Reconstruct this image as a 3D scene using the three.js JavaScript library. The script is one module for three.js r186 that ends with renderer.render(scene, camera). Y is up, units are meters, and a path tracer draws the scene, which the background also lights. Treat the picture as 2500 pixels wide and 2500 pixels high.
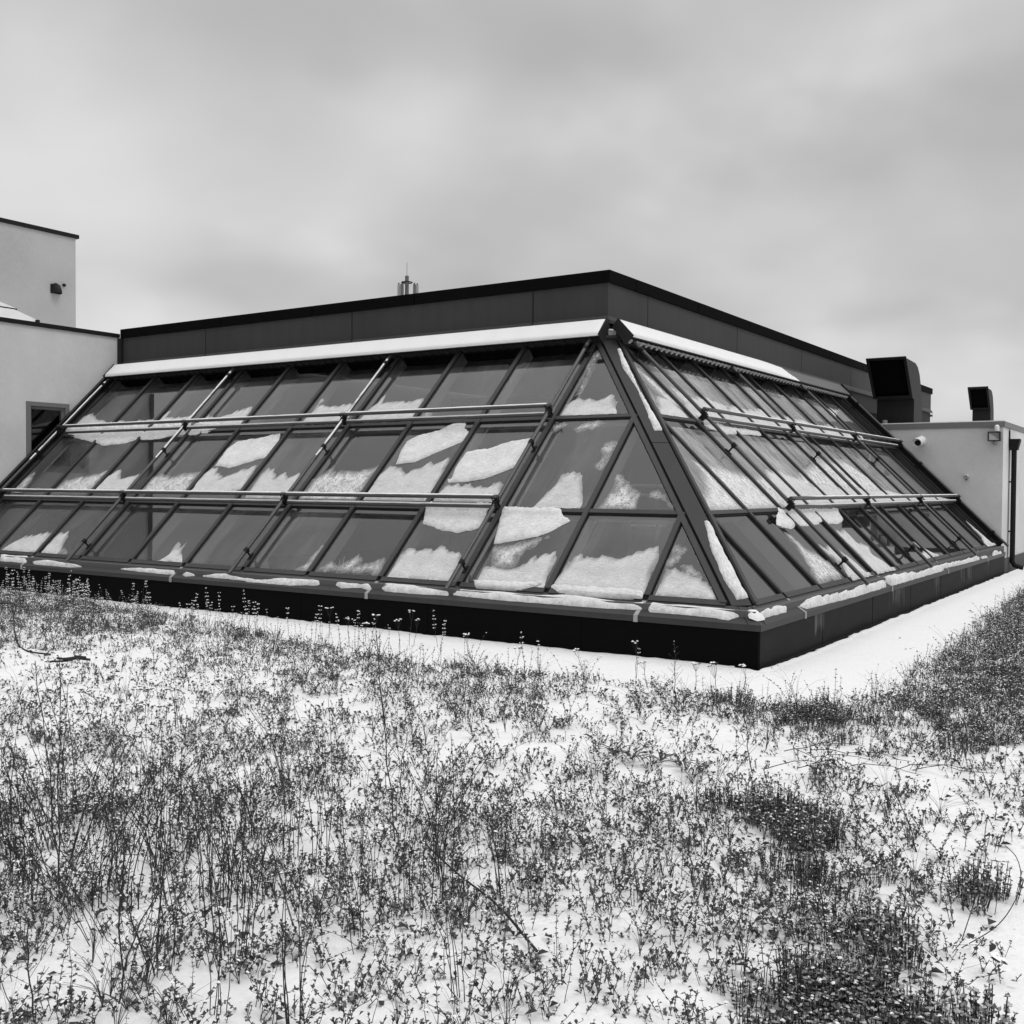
import * as THREE from 'three';
import { mergeGeometries } from 'three/addons/utils/BufferGeometryUtils.js';

// ------------------------------------------------------------------ camera, sky, sun, exposure
const scene = new THREE.Scene();
const camera = new THREE.PerspectiveCamera(51.92, 1, 0.1, 600);
camera.position.set(3.284, 1.6, 8.902);
camera.rotation.order = 'YXZ';
camera.rotation.set(-0.0242, 0.5863, 0.0069);
const renderer = new THREE.WebGLRenderer({ antialias: true });
renderer.setSize(1024, 1024);
renderer.toneMapping = THREE.LinearToneMapping;
renderer.toneMappingExposure = 1.0;
renderer.shadowMap.enabled = true;

function seeded(a) {
  return () => { a |= 0; a = (a + 0x6d2b79f5) | 0; let t = Math.imul(a ^ (a >>> 15), 1 | a); t = (t + Math.imul(t ^ (t >>> 7), 61 | t)) ^ t; return ((t ^ (t >>> 14)) >>> 0) / 4294967296; };
}
const clamp = THREE.MathUtils.clamp, lerp = THREE.MathUtils.lerp;
const smooth = (a, b, x) => { const t = clamp((x - a) / (b - a), 0, 1); return t * t * (3 - 2 * t); };
function hash3(x, y, z) { let h = Math.imul(x, 374761393) ^ Math.imul(y, 668265263) ^ Math.imul(z, 2147483647 ^ 1274126177); h = Math.imul(h ^ (h >>> 13), 1274126177); return ((h ^ (h >>> 16)) >>> 0) / 4294967296; }
function noise3(x, y, z) {
  const i = Math.floor(x), j = Math.floor(y), k = Math.floor(z), f = (t) => t * t * t * (t * (t * 6 - 15) + 10), u = f(x - i), v = f(y - j), w = f(z - k);
  const row = (b, c) => lerp(hash3(i, b, c), hash3(i + 1, b, c), u);
  return lerp(lerp(row(j, k), row(j + 1, k), v), lerp(row(j, k + 1), row(j + 1, k + 1), v), w);
}
function fbm(x, y, z = 0.37, n = 4) { let s = 0, a = 0.5, t = 0; for (let i = 0; i < n; i++) { s += a * noise3(x, y, z); t += a; a *= 0.5; x = x * 2.03 + 11.3; y = y * 2.03 + 5.7; z = z * 2.03 + 3.1; } return s / t; }

// Overcast sky: a soft layer of cloud, brighter overhead, with the broad light and dark drifts of the photograph's cloud.
{
  const W = 1024, H = 512, data = new Float32Array(W * H * 4), look = 0.5863;
  const drifts = [[-23, 15.5, 9, 5.5, 0.17], [-4.5, 17.3, 5, 2.6, 0.12], [-11, 15, 5, 3, 0.07], [14, 19.5, 17, 4.5, -0.10], [-6, 13.6, 4.5, 2, -0.06], [-16.5, 10.6, 7, 1.8, -0.05], [-9, 24, 12, 3, -0.07], [21, 8.6, 9, 1.6, -0.10], [17, 13, 9, 2, 0.04], [-20.5, 8.6, 3.5, 2.6, 0.07], [24, 24, 5, 3, 0.06]];
  for (let r = 0; r < H; r++) {
    const up = ((r + 0.5) / H - 0.5) * Math.PI, y = Math.sin(up), el = (up * 180) / Math.PI;
    for (let c = 0; c < W; c++) {
      const round = ((c + 0.5) / W - 0.5) * 2 * Math.PI, x = Math.cos(round) * Math.cos(up), z = Math.sin(round) * Math.cos(up);
      let az = (Math.atan2(x, -z) + look) * 180 / Math.PI;      // degrees to the right of the view
      if (az > 180) az -= 360; if (az < -180) az += 360;
      const k = 1 / (Math.max(y, 0) + 0.28), n = fbm(x * k * 1.7 + 4, z * k * 1.7 + 9, 0.5, 5) - 0.5, m = fbm(x * k * 0.6 + 14, z * k * 0.6 + 2, 1.5, 3) - 0.5;
      let b = 0.60 + 1.05 * smooth(22, 85, el) + 0.5 * n * (0.45 + 0.55 * smooth(0, 12, el)) + 0.12 * m + 0.34 * (fbm(x * k * 4.2 + 31, z * k * 4.2 + 7, 2.5, 5) - 0.5) * smooth(-0.2, 0.15, n);
      for (const [a0, e0, wa, we, d] of drifts) b += d * Math.exp(-(((az - a0) / wa) ** 2) - ((el - e0) / we) ** 2);
      data.set([b, b, b, 1], (r * W + c) * 4);
    }
  }
  const t = new THREE.DataTexture(data, W, H, THREE.RGBAFormat, THREE.FloatType);
  t.mapping = THREE.EquirectangularReflectionMapping; t.magFilter = t.minFilter = THREE.LinearFilter; t.wrapS = THREE.RepeatWrapping; t.needsUpdate = true;
  scene.background = t; scene.environment = t;
}
const sun = new THREE.DirectionalLight(0xffffff, 0.75);
sun.position.set(40, 60, -4); sun.castShadow = true; sun.shadow.radius = 40;
sun.shadow.mapSize.set(2048, 2048);
Object.assign(sun.shadow.camera, { left: -25, right: 25, top: 25, bottom: -25, near: 1, far: 160 });
sun.target.position.set(-5, 0, -4);
scene.add(sun, sun.target);

// ------------------------------------------------------------------ textures and materials (a black and white place)
const grey = (l) => new THREE.Color().setRGB(l, l, l);
function texture(n, f, wide = n, high = n) {
  const d = new Uint8Array(wide * high * 4);
  for (let j = 0; j < high; j++) for (let i = 0; i < wide; i++) { const v = clamp(f(i / wide, j / high, i, j), 0, 1) * 255; d.set([v, v, v, 255], (j * wide + i) * 4); }
  const t = new THREE.DataTexture(d, wide, high); t.wrapS = t.wrapT = THREE.RepeatWrapping; t.magFilter = THREE.LinearFilter; t.minFilter = THREE.LinearMipmapLinearFilter; t.generateMipmaps = true; t.needsUpdate = true;
  return t;
}
// noise that tiles: a blend of four shifted copies
function tiled(u, v, s, seed, n = 4) {
  const a = fbm(u * s, v * s, seed, n), b = fbm((u - 1) * s, v * s, seed, n), c = fbm(u * s, (v - 1) * s, seed, n), d = fbm((u - 1) * s, (v - 1) * s, seed, n);
  return lerp(lerp(a, b, u), lerp(c, d, u), v);
}
const rep = (t, x, y = x) => { const c = t.clone(); c.repeat.set(x, y); c.needsUpdate = true; return c; };
const tGrain = texture(512, (u, v) => tiled(u, v, 90, 3.3, 3) * 0.7 + tiled(u, v, 18, 1.1, 3) * 0.5 - 0.1);
const tPlaster = texture(512, (u, v) => 0.86 + 0.34 * (tiled(u, v, 5, 7.7, 5) - 0.5) + 0.10 * (tiled(u, v, 70, 2.2, 2) - 0.5));
const tMetal = texture(512, (u, v) => 0.84 + 0.3 * (tiled(u, v, 4, 9.1, 4) - 0.5) + 0.22 * (tiled(u, v * 0.12, 34, 5.2, 3) - 0.5));
const tFrost = texture(512, (u, v) => 0.32 + 0.9 * smooth(0.36, 0.66, tiled(u * 0.5, v, 110, 6.4, 3) * 0.6 + tiled(u, v, 18, 8.8, 4) * 0.4));
const tCrust = texture(512, (u, v) => 0.86 + 0.55 * (tiled(u * 0.45, v, 84, 1.9, 3) - 0.5) + 0.2 * (tiled(u, v, 9, 4.9, 3) - 0.5));
const tSnowFleck = texture(512, (u, v) => 0.97 + 0.14 * (tiled(u, v, 60, 3.9, 3) - 0.5) - 0.25 * smooth(0.74, 0.82, tiled(u, v, 44, 8.9, 2)));
const tStreak = texture(512, (u, v) => 0.25 + 0.95 * smooth(0.33, 0.7, tiled(u, v * 0.14, 60, 2.4, 4) * 0.6 + tiled(u, v, 7, 5.8, 4) * 0.4));
// mineral drips that ran down the kerb sheets: thin pale vertical runs in a few clusters
const runs = (() => { const r = seeded(77), a = []; for (const c of [0.06, 0.2, 0.245, 0.4, 0.58, 0.61, 0.86]) for (let i = 0; i < 9; i++) a.push([c + (r() - 0.5) * 0.035, 0.0008 + r() * 0.0016, 0.15 + r() * 0.7, 0.03 + r() * 0.12]); return a; })();
const tDrips = texture(0, (u, v) => { let s = 0.13 + 0.09 * (tiled(u, v, 9, 4.1, 4) - 0.5) + 0.07 * (tiled(u, v * 0.1, 60, 2.9, 2) - 0.5); for (const [c, w, low, k] of runs) if (v > low * 0.8 && v < 0.97) s += k * 4.5 * Math.exp(-(((u - c) / w) ** 2)) * smooth(low * 0.8, low * 0.8 + 0.25, v); return s; }, 2048, 128);

function mat(l, roughness = 0.7, more = {}) { return new THREE.MeshStandardMaterial({ color: grey(l), roughness, ...more }); }
const dull = (l, roughness = 0.7, more = {}) => new THREE.MeshPhysicalMaterial({ color: grey(l), roughness, specularIntensity: 0.35, ...more });
const M = {
  snow: mat(0.82, 0.95, { bumpMap: rep(tGrain, 2.0, 3.0), bumpScale: 0.008 }),
  groundSnow: mat(0.83, 0.95, { map: rep(tSnowFleck, 0.8), bumpMap: rep(tGrain, 0.7), bumpScale: 0.012 }),
  frost: mat(0.80, 0.95, { transparent: true, vertexColors: true, alphaMap: rep(tFrost, 1.6, 1.1), bumpMap: rep(tGrain, 2), bumpScale: 0.004 }),
  crust: mat(0.84, 0.95, { map: rep(tCrust, 0.9, 1.2), bumpMap: rep(tGrain, 2.0, 3.0), bumpScale: 0.012 }),
  bank: mat(0.80, 0.95, { transparent: true, vertexColors: true, map: rep(tCrust, 1.1, 1.5), bumpMap: rep(tGrain, 2.2, 3.4), bumpScale: 0.014 }),
  film: mat(0.74, 0.9, { transparent: true, vertexColors: true, alphaMap: rep(tStreak, 0.9, 0.45) }),
  frame: dull(0.062, 0.45, { map: rep(tMetal, 0.7) }),
  frameDark: dull(0.02, 0.5, { map: rep(tMetal, 0.7) }),
  rubber: dull(0.008, 0.8),
  pipe: mat(0.075, 0.38, { metalness: 0.3, map: rep(tMetal, 1.2) }),
  iron: dull(0.009, 0.6),
  apron: dull(0.052, 0.45, { map: rep(tMetal, 0.5) }),
  strip: mat(0.36, 0.5, { map: rep(tMetal, 0.8) }),
  kerbShadedBlack: dull(0.004, 0.85, { specularIntensity: 0.12, map: rep(tMetal, 0.4) }),  // black bitumen, darkened further for the shade of the plants before it
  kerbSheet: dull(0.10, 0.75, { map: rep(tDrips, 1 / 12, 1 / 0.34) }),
  fascia: dull(0.05, 0.6, { map: rep(tMetal, 0.3) }),
  coping: dull(0.005, 0.75, { specularIntensity: 0.06, map: rep(tMetal, 0.3) }),
  awning: mat(0.12, 0.5, { map: rep(tMetal, 0.5) }),
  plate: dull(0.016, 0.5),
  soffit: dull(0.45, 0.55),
  rafter: mat(0.42, 0.5),
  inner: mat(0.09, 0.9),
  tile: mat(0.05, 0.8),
  render: mat(0.67, 0.92, { map: rep(tPlaster, 0.35), bumpMap: rep(tGrain, 1.1), bumpScale: 0.004 }),
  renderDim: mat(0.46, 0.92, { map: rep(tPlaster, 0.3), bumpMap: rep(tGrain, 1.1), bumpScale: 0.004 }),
  trimGrey: mat(0.15, 0.6),
  plinth: mat(0.075, 0.85, { map: rep(tPlaster, 0.9) }),
  windowFrame: mat(0.16, 0.5),
  white: mat(0.68, 0.5),
  lampGrey: mat(0.3, 0.4, { metalness: 0.2 }),
  duct: dull(0.018, 0.5, { map: rep(tMetal, 0.8) }),
  antenna: mat(0.30, 0.6),
  mast: mat(0.09, 0.6),
  leafInside: mat(0.75, 0.6),
  plant: new THREE.MeshStandardMaterial({ color: 0xffffff, roughness: 0.9, vertexColors: true }),
  stem: mat(0.022, 0.85), leaf: mat(0.07, 0.9), head: mat(0.04, 0.9),
  hollowShade: new THREE.MeshPhysicalMaterial({ color: grey(0.003), roughness: 1, specularIntensity: 0.05 }),  // painted darkness of the duct's unlit hollow
  wood: mat(0.018, 0.9, { map: rep(tMetal, 3) }),
  glass: new THREE.MeshPhysicalMaterial({ color: grey(0.5), transmission: 1, roughness: 0.02, ior: 1.72, thickness: 0 }),
  lens: new THREE.MeshPhysicalMaterial({ color: grey(0.9), transmission: 1, roughness: 0.05, ior: 1.5, thickness: 0 }),
  dome: mat(0.75, 0.35),
};

// ------------------------------------------------------------------ mesh building
const V = (x, y, z) => new THREE.Vector3(x, y, z);
class MB {
  constructor() { this.p = []; this.n = []; this.uv = []; this.c = []; }
  vert(a, n, uv, col) { this.p.push(a.x, a.y, a.z); this.n.push(n.x, n.y, n.z); this.uv.push(uv[0], uv[1]); if (col !== undefined) this.c.push(col, col, col); }
  tri(a, b, c, na, nb, nc, ua, ub, uc, col) {
    if (!na) {
      na = nb = nc = V().crossVectors(V().subVectors(b, a), V().subVectors(c, a)).normalize();
    }
    if (!ua) {
      const ax = Math.abs(na.x), ay = Math.abs(na.y), az = Math.abs(na.z);
      const f = ay > ax && ay > az ? (v) => [v.x, v.z] : ax > az ? (v) => [v.z, v.y] : (v) => [v.x, v.y];
      ua = f(a); ub = f(b); uc = f(c);
    }
    this.vert(a, na, ua, col); this.vert(b, nb, ub, col); this.vert(c, nc, uc, col);
    return this;
  }
  quad(a, b, c, d, col) { this.tri(a, b, c, 0, 0, 0, 0, 0, 0, col); this.tri(a, c, d, 0, 0, 0, 0, 0, 0, col); return this; }
  // a convex face turned away from a point inside the body
  face(pts, inside, col) {
    const n = V().crossVectors(V().subVectors(pts[1], pts[0]), V().subVectors(pts[2], pts[0]));
    const q = n.dot(V().subVectors(pts[0], inside)) < 0 ? [...pts].reverse() : pts;
    for (let i = 1; i + 1 < q.length; i++) this.tri(q[0], q[i], q[i + 1], 0, 0, 0, 0, 0, 0, col);
    return this;
  }
  // eight corners: bottom ring of four, top ring of four
  hexa(k, col) {
    const m = V(0, 0, 0); for (const v of k) m.addScaledVector(v, 1 / 8);
    for (const f of [[0, 1, 2, 3], [4, 5, 6, 7], [0, 1, 5, 4], [1, 2, 6, 5], [2, 3, 7, 6], [3, 0, 4, 7]]) this.face(f.map((i) => k[i]), m, col);
    return this;
  }
  box(x0, x1, y0, y1, z0, z1, at = V, col) { return this.hexa([at(x0, y0, z0), at(x1, y0, z0), at(x1, y0, z1), at(x0, y0, z1), at(x0, y1, z0), at(x1, y1, z0), at(x1, y1, z1), at(x0, y1, z1)], col); }
  // a prism: a closed outline of points swept along a vector
  prism(pts, by, at = (v) => v) {
    const a = pts.map((v) => at(v.clone())), b = pts.map((v) => at(v.clone().add(by))), m = V(0, 0, 0);
    for (const v of [...a, ...b]) m.addScaledVector(v, 1 / (2 * a.length));
    for (let i = 0; i < a.length; i++) { const j = (i + 1) % a.length; this.face([a[i], a[j], b[j], b[i]], m); }
    this.face(a, m); this.face(b, m);
    return this;
  }
  tube(pts, radius, sides = 8, col, caps = true) {
    const r = typeof radius === 'function' ? radius : () => radius, N = pts.length;
    let side = null; const rings = [];
    for (let i = 0; i < N; i++) {
      const d = V().subVectors(pts[Math.min(i + 1, N - 1)], pts[Math.max(i - 1, 0)]).normalize();
      if (!side) side = Math.abs(d.y) < 0.9 ? V(0, 1, 0) : V(1, 0, 0);
      side = side.clone().addScaledVector(d, -side.dot(d)).normalize();
      const other = V().crossVectors(d, side), ring = [];
      for (let k = 0; k < sides; k++) { const a = (k / sides) * 2 * Math.PI, n = V().addScaledVector(side, Math.cos(a)).addScaledVector(other, Math.sin(a)); ring.push([pts[i].clone().addScaledVector(n, r(i / (N - 1))), n]); }
      rings.push(ring);
    }
    let along = 0;
    for (let i = 0; i + 1 < N; i++) {
      const l = pts[i].distanceTo(pts[i + 1]);
      for (let k = 0; k < sides; k++) {
        const [a, na] = rings[i][k], [b, nb] = rings[i][(k + 1) % sides], [c, nc] = rings[i + 1][(k + 1) % sides], [d, nd] = rings[i + 1][k], u = [along, k / sides * 0.2], u1 = [along + l, k / sides * 0.2];
        this.tri(a, b, c, na, nb, nc, u, u, u1, col); this.tri(a, c, d, na, nc, nd, u, u1, u1, col);
      }
      along += l;
    }
    if (caps && sides > 3) for (const [ring, p] of [[rings[0], pts[0]], [rings[N - 1], pts[N - 1]]]) {
      const m = p.clone().add(V().subVectors(pts[p === pts[0] ? 1 : N - 2], p).multiplyScalar(0.1));
      this.face(ring.map((q) => q[0]), m, col);
    }
    return this;
  }
  geometry() {
    const g = new THREE.BufferGeometry();
    g.setAttribute('position', new THREE.Float32BufferAttribute(this.p, 3)); g.setAttribute('normal', new THREE.Float32BufferAttribute(this.n, 3)); g.setAttribute('uv', new THREE.Float32BufferAttribute(this.uv, 2));
    if (this.c.length) g.setAttribute('color', new THREE.Float32BufferAttribute(this.c, 3));
    return g;
  }
  build(name, material, parent = scene) { return add(name, this.geometry(), material, parent); }
}
const taken = new Map();
function numbered(name) { const k = taken.get(name) ?? 0; taken.set(name, k + 1); return k ? name + '_' + String(k).padStart(3, '0') : name; }
function add(name, geometry, material, parent = scene) {
  const m = new THREE.Mesh(geometry, material); m.name = numbered(name); m.castShadow = m.receiveShadow = true; parent.add(m); return m;
}
function tag(o, label, category, group, kind) { Object.assign(o.userData, { label, category }); if (group) o.userData.group = group; if (kind) o.userData.kind = kind; return o; }
function thing(name, label, category, group, at = V(0, 0, 0)) { const o = new THREE.Group(); o.name = numbered(name); o.position.copy(at); scene.add(o); return tag(o, label, category, group); }

// ------------------------------------------------------------------ the two glass slopes: u along the foot from the corner, v up the slope, o out of the glass
const S = 0.9835, HYP = Math.hypot(1, S), CO = 1 / HYP, SI = S / HYP, HB = 0.573, DB = 0.2142, PITCH = 1.1195, FIRST = 0.093;
const ROWS = [0, 1.1128, 2.683, 4.2532], WALL = 13.58, LAST = 12;
const U = (i) => FIRST + PITCH * i;
const depth = (v, o) => DB + v * CO - o * SI, rise = (v, o) => HB + v * SI + o * CO;
const faces = {
  meadow: { at: (u, v, o) => V(-u, rise(v, o), -depth(v, o)), flat: (u, d, y) => V(-u, y, -d), words: 'meadow-side' },
  path: { at: (u, v, o) => V(-depth(v, o), rise(v, o), -u), flat: (u, d, y) => V(-d, y, -u), words: 'path-side' },
};
const HIPGAP = 0.205, GLASS = -0.03;
const hipU = (v) => DB + v * CO + HIPGAP;        // where the hip's edge crosses the slope at height v

// ------------------------------------------------------------------ the glass skylight
const skylight = thing('glass_skylight', 'large dark-framed glass roof lantern with two sloping glazed sides and black kerb', 'skylight');
const panes = { meadow: {}, path: {} };
for (const [key, F] of Object.entries(faces)) {
  const bar = (name, u0, u1, v0, v1, o0, o1, m) => new MB().box(u0, u1, v0, v1, o0, o1, F.at).build(name, m, skylight);
  // sloping bars: a cap outside, a black gasket under it and a deep rafter inside
  for (let i = 1; i <= LAST; i++) {
    const row = i <= 2 ? i : 3, top = ROWS[row], u = U(i);
    bar('mullion', u - 0.03, u + 0.03, 0, top, -0.022, 0, M.frame);
    const g = new MB();
    g.box(u - 0.042, u + 0.042, 0, top, GLASS, -0.0225, F.at).build('gasket', M.rubber, skylight);
    bar('rafter', u - 0.03, u + 0.03, 0.02, top - 0.02, -0.22, GLASS - 0.012, M.rafter);
  }
  // cross bars, pane by pane, with a black strip painting the shadow gap under each
  for (let r = 0; r <= 3; r++) {
    const v = ROWS[r], first = r;                                   // from the hip
    const from = r === 0 ? hipU(0) - 0.02 : U(first) + 0.03;
    for (let i = Math.max(first, r === 0 ? 0 : first); i < LAST; i++) {
      const u0 = i === first && r === 0 ? from : U(i) + 0.031, u1 = U(i + 1) - 0.031;
      if (r === 0) { bar('bottom_rail', u0, u1, -0.062, 0.0, -0.034, -0.006, M.frame); }
      else if (r < 3) {
        bar('transom', u0, u1, v - 0.026, v + 0.03, -0.029, -0.008, M.frame);
        bar('transom_shadow_strip', u0, u1, v - 0.05, v - 0.0265, -0.029, -0.02, M.rubber);
        bar('cross_rafter', u0, u1, v - 0.03, v + 0.03, -0.15, GLASS - 0.012, M.rafter);
      } else bar('head_rail', u0, u1, v - 0.04, v + 0.06, -0.05, 0.0, M.frameDark);
    }
    if (r === 0) bar('rail_gasket', hipU(0) - 0.05, 13.5, -0.092, -0.063, -0.05, -0.02, M.rubber);
    if (r === 1 || r === 2) {                                       // the last cross bar runs on to the hip
      const u0 = hipU(v) + 0.02, u1 = U(r) - 0.031;
      if (u1 > u0 + 0.03) bar('transom', u0, u1, v - 0.026, v + 0.03, -0.029, -0.008, M.frame);
    }
  }
  // panes
  for (let r = 0; r < 3; r++) {
    const v0 = ROWS[r] + 0.002, v1 = ROWS[r + 1] - 0.002;
    for (let i = r; i < LAST; i++) {
      const u1 = U(i + 1) - 0.004, u0 = U(i) + 0.004, h0 = hipU(v0) + 0.01, h1 = hipU(v1) + 0.01;
      let pts;
      if (i === r) pts = h1 < u1 - 0.02 ? [[h0, v0], [u1, v0], [u1, v1], [h1, v1]] : [[h0, v0], [u1, v0], [u1, Math.min(v1, (u1 - 0.01 - HIPGAP - DB) / CO)]];
      else pts = [[u0, v0], [u1, v0], [u1, v1], [u0, v1]];
      const q = pts.map(([u, v]) => F.at(u, v, GLASS));
      if (key === 'path') q.reverse();
      q.reverse();
      const mb = new MB(), n = V().crossVectors(V().subVectors(q[1], q[0]), V().subVectors(q[2], q[0])).normalize();
      if (n.y < 0) q.reverse();
      for (let k = 1; k + 1 < q.length; k++) mb.tri(q[0], q[k], q[k + 1]);
      panes[key][r + ',' + i] = mb.build('glass_pane', M.glass, skylight);
    }
  }
  // the edge by the wall: closure strip lying on the slope and upstand against the wall
  bar('edge_flashing', U(LAST) + 0.031, WALL, -0.06, ROWS[3] + 0.05, -0.03, 0.01, M.frameDark);
  bar('wall_upstand', WALL - 0.028, WALL, -0.10, ROWS[3] + 0.12, 0.011, key === 'path' ? 0.12 : 0.17, M.iron);
  bar('upstand_lip', WALL - 0.05, WALL - 0.029, -0.10, ROWS[3] + 0.12, key === 'path' ? 0.106 : 0.156, key === 'path' ? 0.12 : 0.17, M.frame);

  // kerb: sheets, sloping apron in lengths with joint strips over each third bar
  const sheets = [0, 1.81, 3.71, 5.6, 7.46, 9.31, 11.17, 13.22];
  for (let k = 0; k + 1 < sheets.length; k++) {
    const gap = key === 'path' ? 0.011 : 0.003;
    new MB().box(sheets[k] + (k ? gap : 0.0), sheets[k + 1] - gap, 0.0, 0.012, -0.12, 0.333, (u, d, y) => F.flat(u, d, y)).build('kerb_sheet', key === 'path' ? M.kerbSheet : M.kerbShadedBlack, skylight);
  }
  if (key === 'meadow') new MB().box(13.222, 13.62, 0.0, 0.012, -0.12, 0.333, F.flat).build('kerb_sheet', M.kerbShadedBlack, skylight);
  new MB().box(0.02, key === 'meadow' ? 13.62 : 13.24, 0.016, 0.06, -0.12, 0.335, F.flat).build('kerb_core', M.rubber, skylight);
  if (key === 'path') new MB().box(-0.02, 13.2, -0.055, -0.004, -0.1, 0.014, F.flat).build('gap_shadow_strip', M.rubber, skylight);  // added black strip in place of the shadow in the melted gap
  const stops = [0, U(1), U(4), U(7), U(10), key === 'meadow' ? 13.6 : 13.24];
  const yAt = (d) => 0.40 + (d / 0.2) * 0.13;
  for (let k = 0; k + 1 < stops.length; k++) {
    const a = stops[k] + (k ? 0.004 : 0), b = stops[k + 1] - 0.004, mb = new MB(), e = -0.012, t = 0.19;
    const A = k ? a : e + 0.002, T = k ? a : t + 0.002;
    mb.hexa([F.flat(A, e, yAt(e) - 0.01), F.flat(b, e, yAt(e) - 0.01), F.flat(b, t, yAt(t) - 0.01), F.flat(T, t, yAt(t) - 0.01), F.flat(A, e, yAt(e)), F.flat(b, e, yAt(e)), F.flat(b, t, yAt(t)), F.flat(T, t, yAt(t))]);
    mb.hexa([F.flat(A, e, 0.336), F.flat(b, e, 0.336), F.flat(b, e + 0.008, 0.336), F.flat(k ? a : A + 0.008, e + 0.008, 0.336), F.flat(A, e, yAt(e) - 0.0105), F.flat(b, e, yAt(e) - 0.0105), F.flat(b, e + 0.008, yAt(e) - 0.0105), F.flat(k ? a : A + 0.008, e + 0.008, yAt(e) - 0.0105)]);
    mb.build('kerb_apron', M.apron, skylight);
    if (k) {
      const s = stops[k], j = new MB(), w = 0.022, up = 0.006;
      j.hexa([F.flat(s - w, e, yAt(e) + 0.001), F.flat(s + w, e, yAt(e) + 0.001), F.flat(s + w, t - 0.02, yAt(t - 0.02) + 0.001), F.flat(s - w, t - 0.02, yAt(t - 0.02) + 0.001), F.flat(s - w, e, yAt(e) + up), F.flat(s + w, e, yAt(e) + up), F.flat(s + w, t - 0.02, yAt(t - 0.02) + up), F.flat(s - w, t - 0.02, yAt(t - 0.02) + up)]);
      j.box(s - w, s + w, e - 0.006, e - 0.001, 0.332, yAt(e) + up, F.flat);
      j.build('joint_strip', M.strip, skylight);
    }
  }
  // a small folded seam either side of the corner
  new MB().hexa([F.flat(0.10, -0.012, yAt(-0.012) + 0.001), F.flat(0.108, -0.012, yAt(-0.012) + 0.001), F.flat(0.285, 0.185, yAt(0.185) + 0.001), F.flat(0.277, 0.185, yAt(0.185) + 0.001), F.flat(0.10, -0.012, yAt(-0.012) + 0.005), F.flat(0.108, -0.012, yAt(-0.012) + 0.005), F.flat(0.285, 0.185, yAt(0.185) + 0.005), F.flat(0.277, 0.185, yAt(0.185) + 0.005)]).build('apron_seam', M.frameDark, skylight);
  // frame bars along the hip
  const hb = new MB(), vt = 4.22;
  const ring = (v, o) => [F.at(hipU(v) - 0.008, v, o), F.at(hipU(v) + 0.062, v, o)];
  hb.hexa([...ring(-0.03, -0.033), ...ring(vt, -0.033).reverse(), ...ring(-0.03, 0.001), ...ring(vt, 0.001).reverse()]).build('hip_bar', M.frame, skylight);
  const hg = new MB(), ring2 = (v, o) => [F.at(hipU(v) - 0.022, v, o), F.at(hipU(v) + 0.074, v, o)];
  hg.hexa([...ring2(-0.03, -0.036), ...ring2(vt, -0.036).reverse(), ...ring2(-0.03, -0.024), ...ring2(vt, -0.024).reverse()]).build('hip_gasket', M.rubber, skylight);
}
// the broad flat cap that chamfers the hip, in two lengths, with a recessed joint on either side
const capAt = (v, w, o) => {                       // w across the hip from its middle, o outward
  const d = DB + v * CO, y = HB + v * SI, n = V(1, 2 / S, 1).normalize(), half = HIPGAP / 2;
  return V(-(d + half), y, -(d + half)).addScaledVector(V(1, 0, -1).normalize(), w).addScaledVector(n, o);
};
for (const [a, b] of [[-0.06, 2.19], [2.2, 4.28]]) new MB().box(-0.098, 0.098, a, b, -0.05, -0.008, (w, v, o) => capAt(v, w, o)).build('hip_cap', M.fascia, skylight);
new MB().box(-0.145, 0.145, -0.06, 4.3, -0.09, -0.055, (w, v, o) => capAt(v, w, o)).build('hip_core', M.rubber, skylight);
new MB().box(-0.17, 0.17, 4.24, 4.30, -0.05, 0.02, (w, v, o) => capAt(v, w, o)).build('hip_head', M.frame, skylight);

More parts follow.
